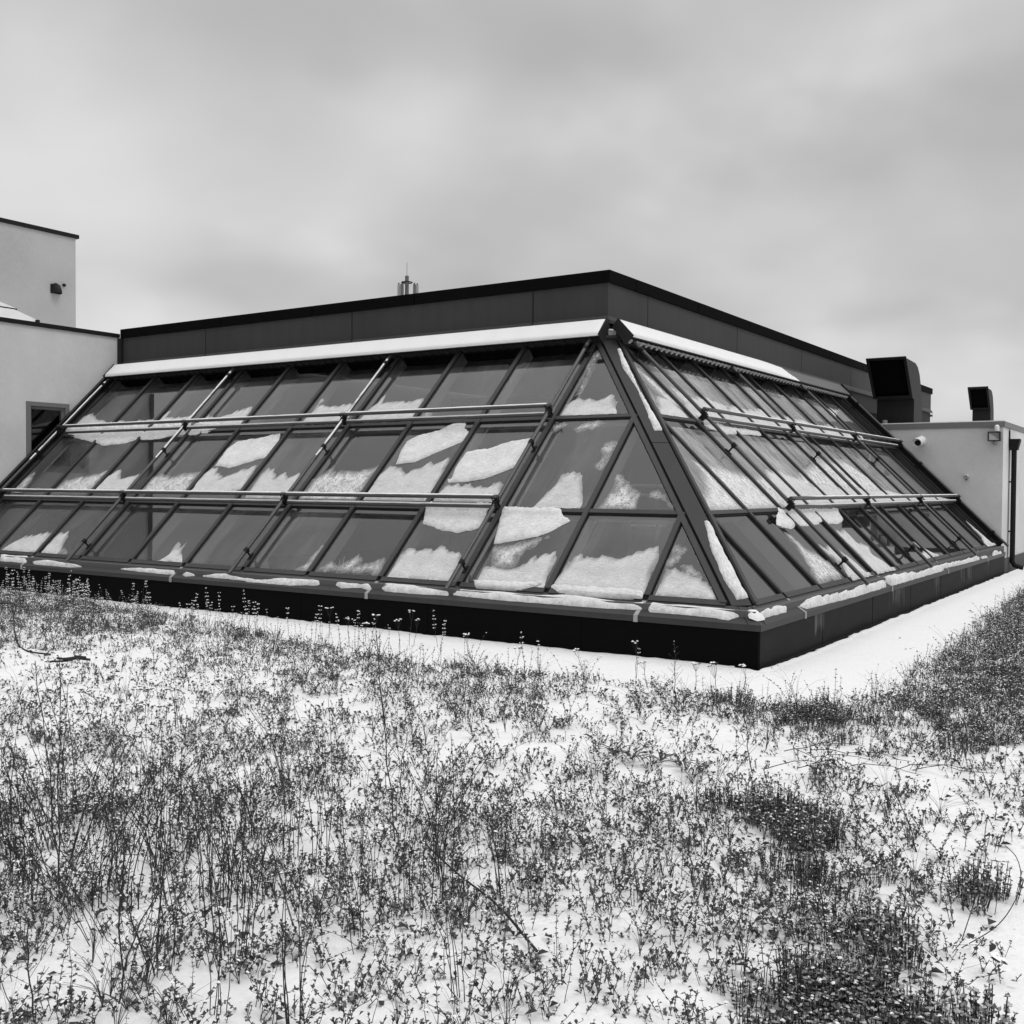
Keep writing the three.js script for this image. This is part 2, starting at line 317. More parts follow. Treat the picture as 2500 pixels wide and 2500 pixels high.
// upper upstand: fascia sheets, skirt, copings
const DA = 3.366;
for (const key of ['meadow', 'path']) {
  const F = faces[key], end = key === 'meadow' ? 13.62 : 22.5;
  const joints = key === 'meadow' ? [DA, 4.54, 7.87, 11.25, end] : [DA, 4.53, 7.88, 11.2, 14.55, 17.9, 21.2, end];
  for (let k = 0; k + 1 < joints.length; k++) {
    const a = joints[k] + (k ? 0.009 : 0.0), b = joints[k + 1] - (k + 2 < joints.length ? 0.009 : 0);
    const mb = new MB().hexa([F.flat(a, DA, 3.86), F.flat(b, DA, 3.86), F.flat(b, DA + 0.01, 3.86), F.flat(k ? a : a + 0.01, DA + 0.01, 3.86), F.flat(a, DA, 4.30), F.flat(b, DA, 4.30), F.flat(b, DA + 0.01, 4.30), F.flat(k ? a : a + 0.01, DA + 0.01, 4.30)]);
    mb.build('fascia_sheet', M.fascia, skylight);
    // skirt folded outwards at the foot of the sheet
    const c = k ? a : DA - 0.05;
    new MB().hexa([F.flat(c, DA - 0.05, 3.795), F.flat(b, DA - 0.05, 3.795), F.flat(b, DA - 0.045, 3.795), F.flat(k ? a : c + 0.005, DA - 0.045, 3.795), F.flat(a, DA - 0.001, 3.8595), F.flat(b, DA - 0.001, 3.8595), F.flat(b, DA + 0.006, 3.8595), F.flat(k ? a : a + 0.006, DA + 0.006, 3.8595)]).build('skirt', M.apron, skylight);
    new MB().hexa([F.flat(c, DA - 0.05, 3.75), F.flat(b, DA - 0.05, 3.75), F.flat(b, DA - 0.044, 3.75), F.flat(k ? a : c + 0.006, DA - 0.044, 3.75), F.flat(c, DA - 0.05, 3.7945), F.flat(b, DA - 0.05, 3.7945), F.flat(b, DA - 0.044, 3.7945), F.flat(k ? a : c + 0.006, DA - 0.044, 3.7945)]).build('skirt_edge', M.apron, skylight);
  }
  new MB().hexa([F.flat(DA + 0.012, DA + 0.012, 3.4), F.flat(end, DA + 0.012, 3.4), F.flat(end, DA + 0.1, 3.4), F.flat(DA + 0.1, DA + 0.1, 3.4), F.flat(DA + 0.012, DA + 0.012, 4.36), F.flat(end, DA + 0.012, 4.36), F.flat(end, DA + 0.1, 4.36), F.flat(DA + 0.1, DA + 0.1, 4.36)]).build('upstand_core', M.iron, skylight);
  const q = DA - 0.034, e0 = key === 'meadow' ? 13.57 : 22.56;
  const laps = key === 'meadow' ? [q, 6.61, 8.69, 10.83, 12.97, e0] : [q, 4.10, 6.21, 8.34, 10.46, 12.92, 15.41, 17.7, 20.1, e0];
  for (let k = 0; k + 1 < laps.length; k++) {
    const a = laps[k] + (k ? 0.009 : 0), b = laps[k + 1] - 0.009, w = 0.42, A = k ? a : q + w;
    new MB().hexa([F.flat(a, q, 4.291), F.flat(b, q, 4.291), F.flat(b, q + w, 4.30), F.flat(A, q + w, 4.30), F.flat(a, q, 4.452), F.flat(b, q, 4.452), F.flat(b, q + w, 4.425), F.flat(A, q + w, 4.425)]).build('coping', M.coping, skylight);
  }
}
new MB().box(-13.56, -DA - 0.11, 4.10, 4.22, -22.4, -DA - 0.11).build('roof_deck', M.snow, skylight);
new MB().box(-13.6, -DA - 0.02, 2.95, 4.29, -22.52, -22.5).build('end_sheet', M.trimGrey, skylight);
new MB().box(-DA - 0.012, -DA + 0.04, 3.66, 3.72, -22.6, -22.49).build('end_ledge', M.trimGrey, skylight);

// the room under the glass
const bed = thing('greenhouse_floor', 'dim tiled floor of the room under the glass slopes', 'floor'); bed.userData.kind = 'structure';
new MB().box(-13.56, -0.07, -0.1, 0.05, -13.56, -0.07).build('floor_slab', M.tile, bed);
{
  const k = thing('greenhouse_lining', 'low pale inner lining of the kerb seen through the glass', 'inner wall'); k.userData.kind = 'structure';
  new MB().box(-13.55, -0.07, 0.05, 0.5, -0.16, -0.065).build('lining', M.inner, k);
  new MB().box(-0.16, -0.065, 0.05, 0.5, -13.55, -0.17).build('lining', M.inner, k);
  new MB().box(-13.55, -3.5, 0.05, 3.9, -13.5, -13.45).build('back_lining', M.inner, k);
}

// ------------------------------------------------------------------ awnings above each slope: cassette, corrugated underside, guide tubes, double cross tubes, clamps and posts
for (const [key, F] of Object.entries(faces)) {
  const t = thing('awning', key === 'meadow' ? 'long rolled awning cassette with guide tubes over the meadow-side glass slope, evenly snowed' : 'awning cassette over the path-side glass slope, its far third free of snow', 'awning', 'awnings over the glass slopes');
  const u0 = 3.29, u1 = key === 'meadow' ? 13.53 : 13.22;
  new MB().box(u0, u1, 4.06, 4.36, 0.168, 0.188, F.at).build('cover_sheet', M.awning, t);
  new MB().box(u0, u1, 4.30, 4.36, 0.07, 0.167, F.at).build('rear_board', M.plate, t);
  new MB().box(u0, u1, 4.075, 4.10, 0.125, 0.1675, F.at).build('front_board', M.rubber, t);
  for (const [a, b] of [[u0 - 0.012, u0], [u1, u1 + 0.012]]) new MB().hexa([F.at(a, 4.05, 0.05), F.at(b, 4.05, 0.05), F.at(b, 4.36, 0.09), F.at(a, 4.36, 0.09), F.at(a, 4.04, 0.215), F.at(b, 4.04, 0.215), F.at(b, 4.375, 0.225), F.at(a, 4.375, 0.225)]).build('end_plate', M.plate, t);
  const c = new MB();
  for (let u = u0 + 0.1; u < u1 - 0.05; u += 0.16) c.tube([F.at(u, 4.065, 0.1), F.at(u, 4.29, 0.1)], 0.036, 8);
  c.box(u0, u1, 4.075, 4.295, 0.10, 0.122, F.at);
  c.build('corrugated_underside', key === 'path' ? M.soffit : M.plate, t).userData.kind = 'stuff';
  for (const i of [3, 6, 9, 12]) {
    const u = i === 12 ? 13.49 : U(i), g = new MB().tube([F.at(u, -0.215, 0.115), F.at(u, 4.1, 0.115)], 0.025, 12).build('guide_tube', M.pipe, t);
    if (key === 'meadow' && i > 3) {                                  // snow caught on the tubes' upper part
      const s = new MB(), a = []; for (let v = 1.9; v < 4.02; v += 0.09) a.push(F.at(u + (key === 'meadow' ? -0.004 : 0), v, 0.115).add(V(0, 0.011, 0)));
      const r = seeded(i); s.tube(a, () => 0.017 + r() * 0.005, 6).build('snow_line', M.snow, g);
    }
    for (const v of [0.17, 2.1, 3.9]) {
      const p = new MB().tube([F.at(u, v, 0), F.at(u, v, 0.095)], 0.012, 8);
      p.box(u - 0.02, u + 0.02, v - 0.05, v + 0.05, 0.0005, 0.012, F.at); p.box(u - 0.033, u + 0.033, v - 0.016, v + 0.016, 0.083, 0.1, F.at);
      p.tube([F.at(u, v - 0.03, 0.115), F.at(u, v + 0.03, 0.115)], 0.031, 10);
      p.build('post', M.iron, t);
    }
  }
  const ends = key === 'meadow' ? [3.43, 13.53] : [3.43, 13.5];
  for (const [v1, v2] of [[2.71, 2.652], [1.128, 1.07]]) {
    const stops = [ends[0], U(6), U(9), ends[1]];
    for (let k = 0; k < 3; k++) {
      const g = new MB().tube([F.at(stops[k] + 0.002, v1, 0.165), F.at(stops[k + 1] - 0.002, v1, 0.165)], 0.0245, 12).build('cross_tube', M.pipe, t);
      const low = new MB().tube([F.at(stops[k] + (k ? 0.04 : 0.0), v2, 0.074), F.at(Math.min(stops[k + 1] - 0.04, 13.3), v2, 0.074)], 0.0235, 12).build('cross_tube', M.pipe, t);
      for (const [b, o, v, hi] of [[g, 0.165, v1, 1], [low, 0.074, v2, 0]]) {
        const r = seeded(k * 7 + hi + (key === 'path' ? 50 : 0)), pts = [], a0 = stops[k] + 0.05, a1 = Math.min(stops[k + 1] - 0.05, 13.3);
        for (let j = 0; j <= 30; j++) pts.push(F.at(lerp(a0, a1, j / 30), v, o).add(V(0, 0.0135, 0)));
        const far = (x) => (key === 'path' ? smooth(0, 0.35, x + k * 0.6) : 1);
        new MB().tube(pts, (x) => 0.0155 * far(x) + 0.004 * r() + 0.001, 6).build('snow_line', M.snow, b);
      }
    }
    for (const i of [3, 6, 9, 12]) {
      const u = i === 12 ? 13.47 : U(i), m = new MB();
      m.box(u - 0.028, u + 0.028, v1 - 0.075, v1 + 0.03, 0.137, 0.146, F.at); m.box(u - 0.03, u + 0.03, v1 - 0.11, v1 + 0.0, 0.095, 0.136, F.at);
      m.box(u - 0.028, u + 0.028, v2 - 0.03, v2 + 0.03, 0.04, 0.0945, F.at);
      for (const d of [-0.035, 0.035]) m.tube([F.at(u + d, v1 - 0.03, 0.19), F.at(u + d, v1 - 0.05, 0.06)], 0.0065, 6);
      m.build('clamp', M.iron, t);
    }
  }
}

// ------------------------------------------------------------------ buildings
const left = thing('plastered_building', 'low pale rendered building with dark coping and one window, beside the glass', 'building');
{
  const sh = new THREE.Shape([[-24, -0.2], [12, -0.2], [12, 4.3], [-24, 4.3]].map(([z, y]) => new THREE.Vector2(-z, y)));
  sh.holes.push(new THREE.Path([[-2.326, 1.93], [-2.326, 3.007], [-1.509, 3.007], [-1.509, 1.93]].map(([z, y]) => new THREE.Vector2(-z, y))));
  const g = new THREE.ExtrudeGeometry(sh, { depth: 0.3, bevelEnabled: false });
  g.rotateY(Math.PI / 2); g.translate(-13.93, 0, 0);               // shape x -> -z, front face at x = -13.63
  add('wall', g, M.render, left);
  new MB().box(-24, -13.94, -0.2, 4.2, -24, 12).build('inner_block', M.iron, left).visible = true;  // solid body, coloured dark in place of the unlit room behind the window
  const stops = [-3.35, -1.2, 0.95, 3.1, 5.25, 7.4, 9.55, 12];
  for (let k = 0; k + 1 < stops.length; k++) new MB().hexa([V(-13.59, 4.302, stops[k] + 0.002), V(-13.59, 4.302, stops[k + 1] - 0.002), V(-14.1, 4.302, stops[k + 1] - 0.002), V(-14.1, 4.302, stops[k] + 0.002), V(-13.59, 4.372, stops[k] + 0.002), V(-13.59, 4.372, stops[k + 1] - 0.002), V(-14.1, 4.36, stops[k + 1] - 0.002), V(-14.1, 4.36, stops[k] + 0.002)]).build('coping', M.iron, left);
  new MB().box(-13.629, -13.52, 3.72, 4.29, -3.362, -3.315).build('corner_trim', M.frameDark, left);
  new MB().box(-24, -14.11, 4.2, 4.32, -24, 12).build('roof', M.snow, left);
  const w = new THREE.Group(); w.name = 'window'; left.add(w);
  const f = new MB(), X0 = -13.72, X1 = -13.615;
  f.box(X0, X1, 2.935, 3.005, -2.324, -1.511); f.box(X0, X1, 1.932, 2.0, -2.324, -1.511); f.box(X0, X1, 2.0, 2.935, -2.324, -2.25); f.box(X0, X1, 2.0, 2.935, -1.585, -1.511);
  f.build('frame', M.windowFrame, w);
  const s = new MB(); s.box(-13.74, -13.67, 2.885, 2.9345, -2.2495, -1.5855); s.box(-13.74, -13.67, 2.0005, 2.05, -2.2495, -1.5855); s.box(-13.74, -13.67, 2.05, 2.885, -2.2495, -2.205); s.box(-13.74, -13.67, 2.05, 2.885, -1.63, -1.5855);
  s.build('sash', M.windowFrame, w);
  new MB().quad(V(-13.70, 2.05, -1.63), V(-13.70, 2.05, -2.205), V(-13.70, 2.885, -2.205), V(-13.70, 2.885, -1.63)).build('pane', M.glass, w);
  new MB().box(-13.70, -13.6, 1.905, 1.9315, -2.34, -1.5).build('sill', M.windowFrame, w);
}
const tower = thing('tower_block', 'tall plain rendered block with thin dark coping rising behind the low building', 'building');
new MB().box(-26, -18, 3, 7.08, -5.4, 14).build('wall', M.renderDim, tower);
for (let k = 0; k < 6; k++) new MB().box(-18.5, -17.95, 7.082, 7.165, -5.46 + k * 3 + (k ? 0.002 : 0), -2.46 + k * 3 - 0.002).build('coping', M.iron, tower);
new MB().box(-26, -18.51, 7.082, 7.13, -5.44, 14).build('roof', M.snow, tower);
{
  // hooded outlet on the tower: a quarter-round cowl open below
  const h = thing('vent_cowl', 'small dark quarter-round vent cowl on the tall block wall', 'vent', null, V(-18, 5.78, -4.9));
  const c = new THREE.SphereGeometry(1, 20, 10, 0, Math.PI, 0, Math.PI / 2); c.rotateY(Math.PI / 2); c.scale(0.19, 0.23, 0.115);
  add('cowl', c, M.duct, h);
  new MB().box(0.002, 0.012, -0.005, 0.2, -0.12, 0.12).build('flange', M.duct, h);
  
  const d = thing('wall_plug', 'tiny dark plug in the tall block wall beside the cowl', 'wall plug', null, V(-18, 6.0, -5.1));
  new MB().tube([V(0, 0, 0), V(0.05, -0.01, 0)], 0.032, 10).build('cap', M.iron, d);
}
{
  // snow-covered roof light on the low building
  const r = thing('roof_light', 'low snow-covered pitched roof light behind the dark coping', 'roof light', null, V(-15, 4.32, 0));
  new MB().prism([V(0, 0, -2.5), V(0, 0, 1.5), V(0, 0.46, 1.5), V(0, 0.455, -2.14), V(0, 0.33, -2.57), V(0, 0.29, -2.57)], V(-1.4, 0, 0)).build('snow_slope', M.snow, r);
  new MB().prism([V(-0.02, 0.456, -2.2), V(-0.02, 0.461, 1.5), V(-0.02, 0.485, 1.5), V(-0.02, 0.48, -2.2)], V(-1.3, 0, 0)).build('edge_strip', M.iron, r);
  new MB().prism([V(-0.01, 0.481, -2.18), V(-0.01, 0.486, 1.5), V(-0.01, 0.9, 1.5), V(-0.01, 0.9, -0.9), V(-0.01, 0.57, -1.82)], V(-1.3, 0, 0)).build('snow_slope', M.snow, r);
  new MB().tube([V(0.02, 0.30, -2.60), V(0.05, 0.29, -2.54)], 0.03, 8).build('end_knob', M.iron, r);
}
const annex = thing('annex_building', 'pale rendered annex with grey edge band at the far end of the path', 'building');
{
  new MB().box(-13.6, -0.122, -0.2, 2.83, -26, -13.60).build('wall', M.render, annex);
  new MB().box(-13.6, -0.092, 2.832, 2.945, -26, -13.57).build('edge_band', M.trimGrey, annex);
  new MB().box(-13.6, -0.10, 2.9455, 2.962, -26, -13.575).build('snow_edge', M.snow, annex);
  new MB().box(-0.1215, -0.11, 0.0, 2.83, -26, -14.38).build('side_board', M.render, annex);
  new MB().box(-0.1215, -0.116, 0.3, 2.83, -14.36, -14.32).build('joint_cover', M.trimGrey, annex);
  new MB().box(-0.121, -0.085, -0.1, 0.235, -26, -13.60).build('plinth', M.plinth, annex);
  new MB().box(-0.5, -0.122, -0.1, 0.235, -13.5995, -13.57).build('plinth', M.plinth, annex);
  new MB().box(-0.30, -0.13, 0.28, 0.62, -13.6, -13.55).build('end_plate', M.frameDark, annex);
}
{
  const p = thing('downpipe', 'black downpipe with square hopper on the annex side wall', 'downpipe', null, V(-0.03, 0, -14.35));
  const h = new MB(), a = 0.115; h.hexa([V(-0.07, 2.40, -0.08), V(0.07, 2.40, -0.08), V(0.07, 2.40, 0.08), V(-0.07, 2.40, 0.08), V(-a, 2.60, -a), V(a, 2.60, -a), V(a, 2.60, a), V(-a, 2.60, a)]); h.box(-0.11, 0.11, 2.6005, 2.625, -0.11, 0.11);
  h.build('hopper', M.iron, p);
  new MB().tube([V(0, 2.41, 0), V(0, 0.3, 0), V(0, 0.16, 0.0), V(0.04, 0.085, -0.01), V(0.15, 0.04, -0.03), V(0.2, 0.03, -0.04)], 0.05, 14).build('pipe', M.iron, p);
  for (const y of [0.75, 1.75]) new MB().tube([V(0, y, 0), V(0, y + 0.03, 0)], 0.046, 14).box(-0.085, -0.03, y, y + 0.03, -0.01, 0.01).build('bracket', M.iron, p);
  new MB().box(-0.09, -0.07, 2.55, 2.79, 0.02, 0.1).build('inlet', M.iron, p);
}
{
  const c = thing('security_camera', 'white bullet security camera on the annex wall', 'camera', null, V(-1.64, 2.59, -13.6));
  const f = V(-0.14, -0.32, 0.93).normalize(), b = V(0, 0.0, 0.12);
  const body = new MB().tube([b.clone().addScaledVector(f, -0.06), b.clone().addScaledVector(f, 0.16)], 0.085, 18).build('housing', M.white, c);
  new MB().tube([b.clone().addScaledVector(f, 0.161), b.clone().addScaledVector(f, 0.166)], 0.06, 18).build('lens', M.rubber, c);
  new MB().tube([b.clone().addScaledVector(f, 0.11).add(V(0, 0.012, 0)), b.clone().addScaledVector(f, 0.21).add(V(0, 0.012, 0))], 0.092, 18, undefined, false).build('hood', M.white, c);
  new MB().tube([V(0.02, -0.03, 0), V(0, 0, 0.1)], 0.03, 10).build('arm', M.white, c);
  new MB().tube([V(0.02, -0.03, 0), V(0.02, -0.03, 0.02)], 0.06, 14).build('base', M.white, c);
}
{
  const l = thing('floodlight', 'square floodlight with split pale reflector near the annex corner', 'floodlight', null, V(-0.262, 2.645, -13.6));
  const f = new MB(); f.box(-0.112, 0.112, 0.075, 0.093, 0.08, 0.2); f.box(-0.112, 0.112, -0.093, -0.075, 0.08, 0.2); f.box(-0.112, -0.096, -0.075, 0.075, 0.08, 0.2); f.box(0.096, 0.112, -0.075, 0.075, 0.08, 0.2); f.box(-0.112, 0.112, -0.093, 0.093, 0.06, 0.0795); f.build('case', M.duct, l);
  new MB().tri(V(-0.095, 0.074, 0.15), V(-0.095, -0.074, 0.15), V(0.095, -0.074, 0.12)).build('reflector', M.white, l);
  new MB().tri(V(-0.095, 0.074, 0.15), V(0.095, -0.074, 0.12), V(0.095, 0.074, 0.12)).build('reflector', M.lampGrey, l);
  new MB().box(-0.095, 0.095, -0.074, -0.056, 0.121, 0.17).build('reflector_lip', M.white, l);
  new MB().quad(V(-0.095, -0.074, 0.19), V(0.095, -0.074, 0.19), V(0.095, 0.074, 0.19), V(-0.095, 0.074, 0.19)).build('front_glass', M.lens, l);
  new MB().tube([V(0, -0.10, 0.09), V(0, -0.145, 0.09)], 0.03, 10).box(-0.03, 0.03, -0.16, -0.12, 0, 0.08).build('bracket', M.lampGrey, l);
  const b = thing('beacon_lamp', 'small white dome beacon just above the floodlight', 'beacon', null, V(-0.222, 2.745, -13.6));
  const pts = []; for (let k = 0; k <= 8; k++) { const a = (k / 8) * Math.PI / 2; pts.push(new THREE.Vector2(0.045 * Math.cos(a), 0.085 + 0.045 * Math.sin(a))); }
  const g = new THREE.LatheGeometry([new THREE.Vector2(0.045, 0), ...pts], 18); g.translate(0, 0, 0.11); add('dome', g, M.dome, b);
  new MB().box(-0.03, 0.03, -0.005, 0.03, 0, 0.09).build('bracket', M.lampGrey, b);
  const k = thing('wall_sensor', 'small round sensor knob low on the annex wall', 'wall sensor', null, V(-0.775, 1.85, -13.6));
  new MB().tube([V(0, 0, 0), V(-0.01, 0, 0.07)], 0.042, 14).build('body', M.lampGrey, k); new MB().tube([V(0, 0.018, 0.005), V(-0.01, 0.018, 0.065)], 0.038, 12).build('snow_cap', M.snow, k); new MB().tube([V(0, -0.04, 0.03), V(0, -0.065, 0.03)], 0.012, 8).build('gland', M.iron, k);
}
// gooseneck exhaust ducts on the annex roof
function gooseneck(label, at, k, slim) {
  const t = thing('exhaust_duct', label, 'exhaust duct', 'gooseneck ducts on the annex roof', at), w = 0.385 * k * slim;
  const P = (z, y) => V(0, y * k, z * k), side = [[0, -0.05], [0, 0.56], [0.24, 0.605], [0.85, 1.365], [0.30, 1.35], [-0.10, 1.335], [-0.30, 1.27], [-0.47, 1.13], [-0.6, 0.9], [-0.69, 0.68], [-0.73, 0.5], [-0.75, 0.3], [-0.75, -0.05]].map(([z, y]) => P(z, y));
  const sheet = new MB(), sh = new THREE.Shape(side.map((v) => new THREE.Vector2(v.z, v.y)));
  for (let i = 0; i < side.length; i++) {                           // skins, leaving the mouth open
    if (i === 2) continue;
    const a = side[i], b = side[(i + 1) % side.length];
    sheet.quad(V(-w, a.y, a.z), V(w, a.y, a.z), V(w, b.y, b.z), V(-w, b.y, b.z));
  }
  sheet.build('skin', M.duct, t);
  for (const s of [-1, 1]) { const g = new THREE.ShapeGeometry(sh); g.rotateY(-Math.PI / 2); g.translate(s * w, 0, 0); add('cheek', g, M.duct, t); }
  // a black panel painting in the unlit hollow, and a rim round the mouth
  new MB().quad(V(-w, 0.62 * k, 0.17 * k), V(w, 0.62 * k, 0.17 * k), V(w, 1.345 * k, 0.72 * k), V(-w, 1.345 * k, 0.72 * k)).build('mouth_shade', M.hollowShade, t);
  const a = side[2], b = side[3], d = V().subVectors(b, a).normalize(), n = V(0, -d.z, d.y).multiplyScalar(-1), r = new MB(), e = 0.035 * k;
  const R = (x, s, o) => V(x, 0, 0).add(a).addScaledVector(d, s).addScaledVector(V(0, -d.z, d.y), -o), L = a.distanceTo(b);
  const bx = (x0, x1, s0, s1) => r.hexa([R(x0, s0, -0.012), R(x1, s0, -0.012), R(x1, s1, -0.012), R(x0, s1, -0.012), R(x0, s0, 0.015), R(x1, s0, 0.015), R(x1, s1, 0.015), R(x0, s1, 0.015)]);
  bx(-w - 0.02, w + 0.02, -0.02, e); bx(-w - 0.02, w + 0.02, L - e, L + 0.02); bx(-w - 0.02, -w + e, e + 0.001, L - e - 0.001); bx(w - e, w + 0.02, e + 0.001, L - e - 0.001);
  r.build('mouth_rim', M.iron, t);
  new MB().box(-w - 0.06, w + 0.06, -0.06, 0.06 * k, -0.83 * k, 0.08).build('base', M.duct, t);
  return t;
}
{
  const g = gooseneck('large black gooseneck exhaust duct with a big square mouth', V(-2.395, 2.95, -14.5), 1, 1);
  new MB().box(-0.12, -0.04, 1.17, 1.27, 0.27, 0.28).build('sticker', M.lampGrey, g).rotation.z = 0;
  new MB().tube([V(-0.18, 0.0, 0.12), V(-0.18, 0.13, 0.12)], 0.055, 12).build('pipe_stub', M.lampGrey, g);
  gooseneck('smaller dark gooseneck duct nearer the annex corner', V(-0.68, 2.95, -14.5), 0.52, 0.86);
}
// telecom mast far beyond the roofs
{
  const t = thing('antenna_mast', 'distant telecom mast with panel antennas and a thin lightning rod', 'antenna mast', null, V(-50.6, 0, -56.8));
  new MB().tube([V(0, 0, 0), V(0, 18.38, 0)], 0.155, 16).build('pole', M.mast, t);
  new MB().tube([V(0, 18.38, 0), V(0, 19.45, 0)], 0.018, 6).build('lightning_rod', M.mast, t);
  const ring = []; for (let k = 0; k <= 24; k++) ring.push(V(Math.cos(k * Math.PI / 12) * 0.42, 17.86, Math.sin(k * Math.PI / 12) * 0.42));
  const m = new MB().tube(ring, 0.045, 6); for (let k = 0; k < 3; k++) m.tube([V(0, 17.86, 0), V(Math.cos(k * 2.09) * 0.42, 17.86, Math.sin(k * 2.09) * 0.42)], 0.035, 6); m.build('ring_bracket', M.iron, t);
  const ex = V(0.772, 0, -0.635), ez = V(0.635, 0, 0.772);
  for (const [s, d, w, dark] of [[-0.64, 0.1, 0.12, 0], [-0.38, 0.3, 0.13, 1], [0.6, 0.25, 0.11, 1], [0.82, 0.02, 0.11, 0]]) {
    const c = ex.clone().multiplyScalar(s).addScaledVector(ez, d), at = (x, y, z) => c.clone().addScaledVector(ex, x).addScaledVector(ez, z).setY(y), p = new MB().box(-w, w, 15.4, 17.68, -0.07, 0.07, at).build('panel_antenna', dark ? M.mast : M.antenna, t);
    new MB().box(-0.05, 0.05, 17.685, 17.8, -0.05, 0.05, at).build('mount', M.iron, p);
  }
}

